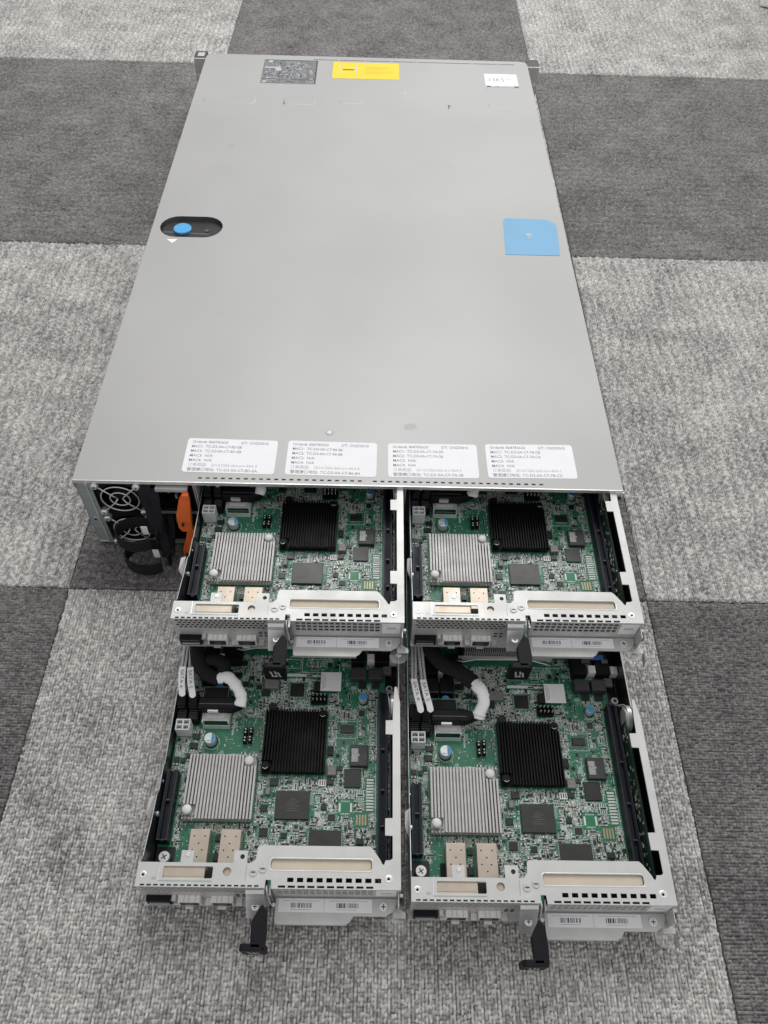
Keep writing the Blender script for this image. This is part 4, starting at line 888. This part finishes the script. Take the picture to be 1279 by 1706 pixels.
# ------------------------------------------------------------------ cables (two arrangements)
def smooth(P, n=8):
    P = [Vector(p) for p in P]; out = []
    for i in range(len(P)-1):
        p0 = P[max(i-1,0)]; p1 = P[i]; p2 = P[i+1]; p3 = P[min(i+2,len(P)-1)]
        for k in range(n):
            t = k/n; out.append(0.5*((2*p1)+(p2-p0)*t+(2*p0-5*p1+4*p2-p3)*t*t+(3*p1-p0-3*p2+p3)*t**3))
    out.append(P[-1]); return [tuple(v) for v in out]
def cables(root, right):
    if right: A = [((4.6,235,D(-22)),(5.2,205,D(-12)),(5.0,185,D(-11)),(4.8,157,D(-12))), ((10.6,235,D(-20)),(10.2,205,D(-11)),(9.8,186,D(-10)),(12.0,157,D(-12)))]; Bx = [((4.6,157.5),(9.0,134)), ((11.6,157),(16.2,134.5))]
    else: A = [((3.0,235,D(-22)),(3.4,205,D(-12)),(3.2,180,D(-12)),(3.6,157,D(-12))), ((8.4,235,D(-20)),(8.6,205,D(-11)),(7.8,182,D(-11)),(9.6,157,D(-12)))]; Bx = [((3.6,157.5),(5.6,137)), ((9.4,157),(13.4,136))]
    for k in range(2):
        m = MB(); P = smooth(A[k])
        for s in (-1.25, 1.25): m.tube([(x+s, y, z) for x,y,z in P], 1.05, 'cable_grey', 8)
        (xa,ya),(xb,yb) = Bx[k]; xe = (5.1 if k == 0 else 13.7)
        m.ribbon([(xb,yb+3,D(-13.6)),(xb*0.4+xe*0.6,yb-2,D(-17)),(xe,129,D(-21))], (5.5,0,0), 2.2, 'black_plastic')
        c = m.obj('data_cable', root)
        m = MB(); P = smooth([(xa,ya,D(-11.6)),((xa+xb)/2-0.3,(ya+yb)/2,D(-11.0)),(xb,yb+2,D(-13.0)),(xb+0.6,yb-1.6,D(-14.6))],5); ws = [(4.7,0.3,0)]*(len(P)-3)+[(4.0,0.3,0),(2.6,0.3,0),(0.8,0.2,0)]
        m.ribbon(P, ws, 3.3, 'tape_white'); w = m.obj('cable_label', c)
        ax = Vector((xb-xa, yb-ya, 0)).normalized(); up = Vector((-ax.y, ax.x, 0))
        text('printed_text', 'SATA ' + ('4' if k == 0 else '5'), 3.6, XF((xa-up.x*1.3+ax.x*2.5, ya-up.y*1.3+ax.y*2.5, D(-9.05)), ax, up), 'ink_grey', w, 15, th=0.03)
    m = MB()
    if right:
        m.tube(smooth([(20,235,D(-20)),(16,205,D(-10)),(17,186,D(-10)),(27,171,D(-11)),(40,164,D(-11)),(50.5,155.5,D(-12))]), [4.5]*8+[6.5]*33, 'sleeve_black', 12, flat=0.42)
        P = smooth([(50.0,156.2,D(-12)),(55.5,149,D(-11)),(57,141,D(-13)),(54,134.5,D(-17)),(53,131,D(-20))],7); r = [4.9]*len(P); e = (54,131.5)
    else:
        m.tube(smooth([(16,235,D(-20)),(12,205,D(-10)),(11.5,180,D(-10)),(14.5,163,D(-11)),(22,153,D(-12)),(32.5,148.6,D(-12))]), [4.5]*8+[5.6]*33, 'sleeve_black', 12, flat=0.5)
        m.tube(smooth([(16,162,D(-14)),(24,165,D(-12)),(33,162,D(-12)),(35,152,D(-14))]), 5.5, 'sleeve_black', 12, flat=0.5)
        P = smooth([(31,148.4,D(-11.5)),(38.5,149.4,D(-10)),(45.5,143.4,D(-11.5)),(50,136,D(-14.5)),(49,130,D(-18))],7); r = [4.4]*len(P); e = (50,130)
    c = m.obj('cable_bundle', root)
    m = MB(); r = [q*(0.88+0.24*random.random()) for q in r]; r[0] *= 0.9; m.tube(P, r, 'tape_white', 14, flat=0.62); w = m.obj('white_sleeve', c)
    m = MB(); m.prism([(17.6,127.6),(43.5,127.6),(50,130.5),(55 if right else 51,132.6),(50,135.5),(44.5,137.2),(17.8,137.0)], D(-27), D(-17.6), 'black_plastic')
    p = m.obj('plug_body', c)
    b = p.modifiers.new('bevel','BEVEL'); b.width = 1.2*MM; b.segments = 3
    m = MB(); m.box(25.2,126.2,D(-23),33.0,129.0,D(-19.4),'bright_steel'); m.box(18.5,131,D(-17.55),44,131.6,D(-17.4),'grey_plastic'); m.obj('plug_latch', p)

# ------------------------------------------------------------------ place the four nodes
UPPER, LOWER = 43.0, 1.0
S = [((98.0,-295.0,LOWER), 'open circuit board tray at the near left, front edge resting low over the pale carpet', False),
     ((273.0,-302.0,LOWER), 'open circuit board tray at the near right, the one reaching closest to the viewer', True),
     ((99.9,-125.3,UPPER), 'upper left circuit board tray beside the orange tabs, half inside the case', False),
     ((274.5,-122.5,UPPER), 'upper right circuit board tray under the right case corner, half inside the case', True)]
roots = [node] + [copy_tree(node) for _ in range(3)]
for r, (p, lab, right) in zip(roots, S):
    r.location = chw(*p); r.rotation_euler = (0,0,CA); r['label'] = lab
    cables(r, right)

# white piece of furniture at the far right
b = MB().prism([(0,0),(300,-130),(400,180),(100,330)], 0, 380, 'warm_white').obj('white_box', None, bevel=4)
b.location = (0.952, 1.290, 0.0); b['label'] = 'white box corner at the far right edge of the carpet'; b['category'] = 'box'

# ------------------------------------------------------------------ carpet
def carpet_mat(name, base, dark, sheen):
    m = bpy.data.materials.new(name); m.use_nodes = True
    nt = m.node_tree; N = nt.nodes; L = nt.links; b = N['Principled BSDF']
    b.inputs['Roughness'].default_value = 0.92; b.inputs['Specular IOR Level'].default_value = 0.15
    b.inputs['Sheen Weight'].default_value = sheen; b.inputs['Sheen Roughness'].default_value = 0.5
    at = N.new('ShaderNodeAttribute'); at.attribute_name = 'yarn_shade'
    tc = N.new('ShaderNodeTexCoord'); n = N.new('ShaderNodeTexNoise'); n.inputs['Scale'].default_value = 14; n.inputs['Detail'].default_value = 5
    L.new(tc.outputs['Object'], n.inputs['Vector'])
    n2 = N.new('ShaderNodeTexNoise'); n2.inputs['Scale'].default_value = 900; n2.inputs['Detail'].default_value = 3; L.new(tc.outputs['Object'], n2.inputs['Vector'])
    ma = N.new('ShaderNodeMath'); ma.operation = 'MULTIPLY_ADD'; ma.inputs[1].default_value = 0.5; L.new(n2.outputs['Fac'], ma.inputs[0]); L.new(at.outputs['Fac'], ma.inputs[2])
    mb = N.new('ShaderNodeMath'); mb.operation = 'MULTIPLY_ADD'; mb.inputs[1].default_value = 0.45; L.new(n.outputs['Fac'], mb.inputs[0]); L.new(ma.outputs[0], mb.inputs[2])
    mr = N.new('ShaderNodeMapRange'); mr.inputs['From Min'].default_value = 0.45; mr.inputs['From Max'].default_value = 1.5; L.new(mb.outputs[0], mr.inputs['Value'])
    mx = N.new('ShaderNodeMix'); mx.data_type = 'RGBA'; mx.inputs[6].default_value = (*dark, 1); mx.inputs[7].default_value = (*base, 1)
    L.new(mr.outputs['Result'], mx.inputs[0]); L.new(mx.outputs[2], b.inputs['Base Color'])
    return m
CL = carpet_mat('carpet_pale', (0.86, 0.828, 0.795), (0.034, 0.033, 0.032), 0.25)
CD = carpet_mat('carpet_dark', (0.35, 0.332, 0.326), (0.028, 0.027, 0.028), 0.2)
rs = np.random.RandomState(5)
HT = rs.rand(512, 512).astype(np.float32)
def hsh(i, j, k=0): return HT[(i*7+k*131) % 512, (j*13+k*57) % 512]
def vnoise(x, y, s, k):
    x = x/s; y = y/s; i = np.floor(x).astype(int); j = np.floor(y).astype(int); fx = x-i; fy = y-j; fx = fx*fx*(3-2*fx); fy = fy*fy*(3-2*fy)
    return (hsh(i,j,k)*(1-fx)+hsh(i+1,j,k)*fx)*(1-fy)+(hsh(i,j+1,k)*(1-fx)+hsh(i+1,j+1,k)*fx)*fy
def tile(x0, y0, x1, y1, step, turned, m, seed):
    g = 0.5
    xs = np.arange(x0+g, x1-g+1e-6, (x1-x0-2*g)/max(1, round((x1-x0-2*g)/step))); ys = np.arange(y0+g, y1-g+1e-6, (y1-y0-2*g)/max(1, round((y1-y0-2*g)/step)))
    X, Y = np.meshgrid(xs, ys)
    U, V = (X, Y) if not turned else (Y+37.3, X+11.1)
    U = U + 1.4*(vnoise(X, Y, 60, 1)-0.5) + 0.3*(vnoise(X, Y, 7, 2)-0.5); V = V + 1.2*(vnoise(X, Y, 11, 3)-0.5)
    pw, pl = 2.2, 2.75
    i = np.floor(U/pw).astype(int); fu = U/pw-i-0.5
    V2 = V + 0.5*hsh(i, i*3, 4)*pl + 0.5*(vnoise(X, Y, 4.5, 12)-0.5)
    j = np.floor(V2/pl).astype(int); fv = V2/pl-j-0.5
    r1 = hsh(i, j, seed); r2 = hsh(i, j, seed+3)
    fu = fu + 0.22*(hsh(i,j,seed+5)-0.5); fv = fv + 0.25*(hsh(i,j,seed+6)-0.5)
    d = np.sqrt((fu*(2.0+0.25*r2))**2 + (fv*(1.35+0.45*r1))**2)
    h = np.clip(1-d*d*0.85, 0, 1)**0.7*(0.32+0.85*r1) + 0.12*(vnoise(X, Y, 1.9, 7)-0.5)
    Z = -3.4 + 3.0*h + 0.5*(vnoise(X, Y, 45, 8)-0.5)
    e = np.minimum(np.minimum(X-x0, x1-X), np.minimum(Y-y0, y1-Y)); e = e - 0.8*vnoise(X, Y, 3.1, 9)
    Z = Z - 2.2*np.clip(1-e/1.2, 0, 1)**1.5
    g_ = np.clip((h+0.10)/0.55, 0, 1); yarn_shade = (0.25 + 0.52*r2 + 0.22*vnoise(X, Y, 25, 10))*(0.10+0.90*g_)  # random loop tones, with crevice shade painted in by pile height
    if step > 3.5: yarn_shade = 0.36 + 0.12*vnoise(X, Y, 25, 10) + 0.1*r2; Z = Z*0.0 - 1.6 - 2.0*np.clip(1-e/1.2, 0, 1)
    ny, nx = X.shape
    co = np.stack([X*MM, Y*MM, Z*MM], -1).reshape(-1, 3).astype(np.float32)
    idx = np.arange(nx*ny).reshape(ny, nx)
    q = np.stack([idx[:-1,:-1], idx[:-1,1:], idx[1:,1:], idx[1:,:-1]], -1).reshape(-1, 4)
    me = bpy.data.meshes.new('carpet_tile'); nf = len(q)
    me.vertices.add(len(co)); me.vertices.foreach_set('co', co.ravel())
    me.loops.add(nf*4); me.loops.foreach_set('vertex_index', q.ravel().astype(np.int32))
    me.polygons.add(nf); me.polygons.foreach_set('loop_start', np.arange(0, nf*4, 4, dtype=np.int32)); me.polygons.foreach_set('use_smooth', np.ones(nf, dtype=bool))
    me.update(calc_edges=True)
    a = me.attributes.new('yarn_shade', 'FLOAT', 'POINT'); a.data.foreach_set('value', yarn_shade.ravel().astype(np.float32))
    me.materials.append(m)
    o = bpy.data.objects.new('floor', me); COL.objects.link(o); o['kind'] = 'structure'
    return o
for ci in range(-3, 5):
    for rj in range(-2, 5):
        st = {-2: 4.0, -1: 0.8, 0: 1.0, 1: 1.2, 2: 1.25}.get(rj, 6.0)
        x0, x1 = ci*500, ci*500+500; y0, y1 = rj*500, rj*500+500
        vis = {-1: (-1, 1), 0: (-1, 1), 1: (-1, 1), 2: (-1, 1)}.get(rj, (9, -9))
        if not (vis[0] <= ci <= vis[1]): st = 8.0
        pale = (ci+rj) % 2 == 1 - 0
        pale = (ci + rj) % 2 != 0
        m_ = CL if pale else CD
        cx0, cx1, cy0 = x0, x1, y0
        if st < 3:                          # fine pile only where it is near, the rest of the tile coarser
            if rj == -1:
                tile(x0, -500, x1, -330, 3.0, not pale, m_, 20+ci+rj*3)
                if ci == -1: tile(-500, -330, -180, 0, 3.0, not pale, m_, 20+ci+rj*3); cx0 = -180
                if ci == 1: tile(720, -330, 1000, 0, 3.0, not pale, m_, 20+ci+rj*3); cx1 = 720
                cy0 = -330
            if rj == 0:
                if ci == -1: cx0 = -330; tile(-500, 0, -330, 500, 4.0, not pale, m_, 20)
                if ci == 1: cx1 = 900; tile(900, 0, 1000, 500, 4.0, not pale, m_, 20)
        cy1 = y1
        if rj == 2 and st < 3: cy1 = 1340; tile(x0, 1340, x1, 1500, 8.0, not pale, m_, 20+ci+rj*3)
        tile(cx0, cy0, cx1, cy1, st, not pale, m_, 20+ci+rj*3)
o = MB().box(-6000,-4000,-8,7000,9000,-5,'grey_plastic').obj('floor'); o['kind'] = 'structure'

# ------------------------------------------------------------------ light, world, camera
w = bpy.data.worlds.new('World'); SC.world = w; w.use_nodes = True
N = w.node_tree.nodes; L = w.node_tree.links; bg = N['Background']
tc = N.new('ShaderNodeTexCoord'); sx = N.new('ShaderNodeSeparateXYZ'); L.new(tc.outputs['Generated'], sx.inputs[0])
r1 = N.new('ShaderNodeMapRange'); r1.inputs['From Min'].default_value = -1; r1.inputs['From Max'].default_value = 1; r1.inputs['To Min'].default_value = 0.72; r1.inputs['To Max'].default_value = 1.05; L.new(sx.outputs['Y'], r1.inputs['Value'])
r2 = N.new('ShaderNodeMapRange'); r2.inputs['From Min'].default_value = -1; r2.inputs['From Max'].default_value = 1; r2.inputs['To Min'].default_value = 0.8; r2.inputs['To Max'].default_value = 1.15; L.new(sx.outputs['X'], r2.inputs['Value'])
mu = N.new('ShaderNodeMath'); mu.operation = 'MULTIPLY'; L.new(r1.outputs[0], mu.inputs[0]); L.new(r2.outputs[0], mu.inputs[1])
vm = N.new('ShaderNodeVectorMath'); vm.operation = 'SCALE'; vm.inputs[0].default_value = (1.005, 0.995, 1.01); L.new(mu.outputs[0], vm.inputs['Scale'])
L.new(vm.outputs[0], bg.inputs['Color']); bg.inputs['Strength'].default_value = 0.68
def area(name, loc, target, sx_, sy_, power, col=(1,1,1)):
    l = bpy.data.lights.new(name, 'AREA'); l.shape = 'RECTANGLE'; l.size = sx_; l.size_y = sy_; l.energy = power; l.color = col
    o = bpy.data.objects.new(name, l); COL.objects.link(o); o.location = loc
    o.rotation_euler = (Vector(target)-Vector(loc)).to_track_quat('-Z', 'Y').to_euler(); return o
area('window_light', (1.6, 3.4, 2.2), (0.3, 0.6, 0), 3.0, 1.8, 26, (0.97, 0.99, 1.0))
area('low_fill_light', (0.3, 1.15, 1.45), (0.3, 0.8, 0), 1.1, 0.9, 13, (1.0, 1.0, 0.98))  # added unseen lamp, hung low so the near carpet falls off darker

cam = bpy.data.cameras.new('camera'); co = bpy.data.objects.new('camera', cam); COL.objects.link(co); SC.camera = co
cam.sensor_fit = 'VERTICAL'; cam.sensor_height = 36.0; cam.lens = 28.203; cam.clip_start = 0.02; cam.clip_end = 50
co.location = (0.2625041, -0.3669082, 0.59137788); co.rotation_mode = 'XYZ'; co.rotation_euler = (0.6558865, -0.02259896, 0.01188522)
SC.view_settings.view_transform = 'Standard'; SC.view_settings.look = 'None'; SC.view_settings.gamma = 1; SC.view_settings.exposure = 0
SC.view_settings.use_curve_mapping = False
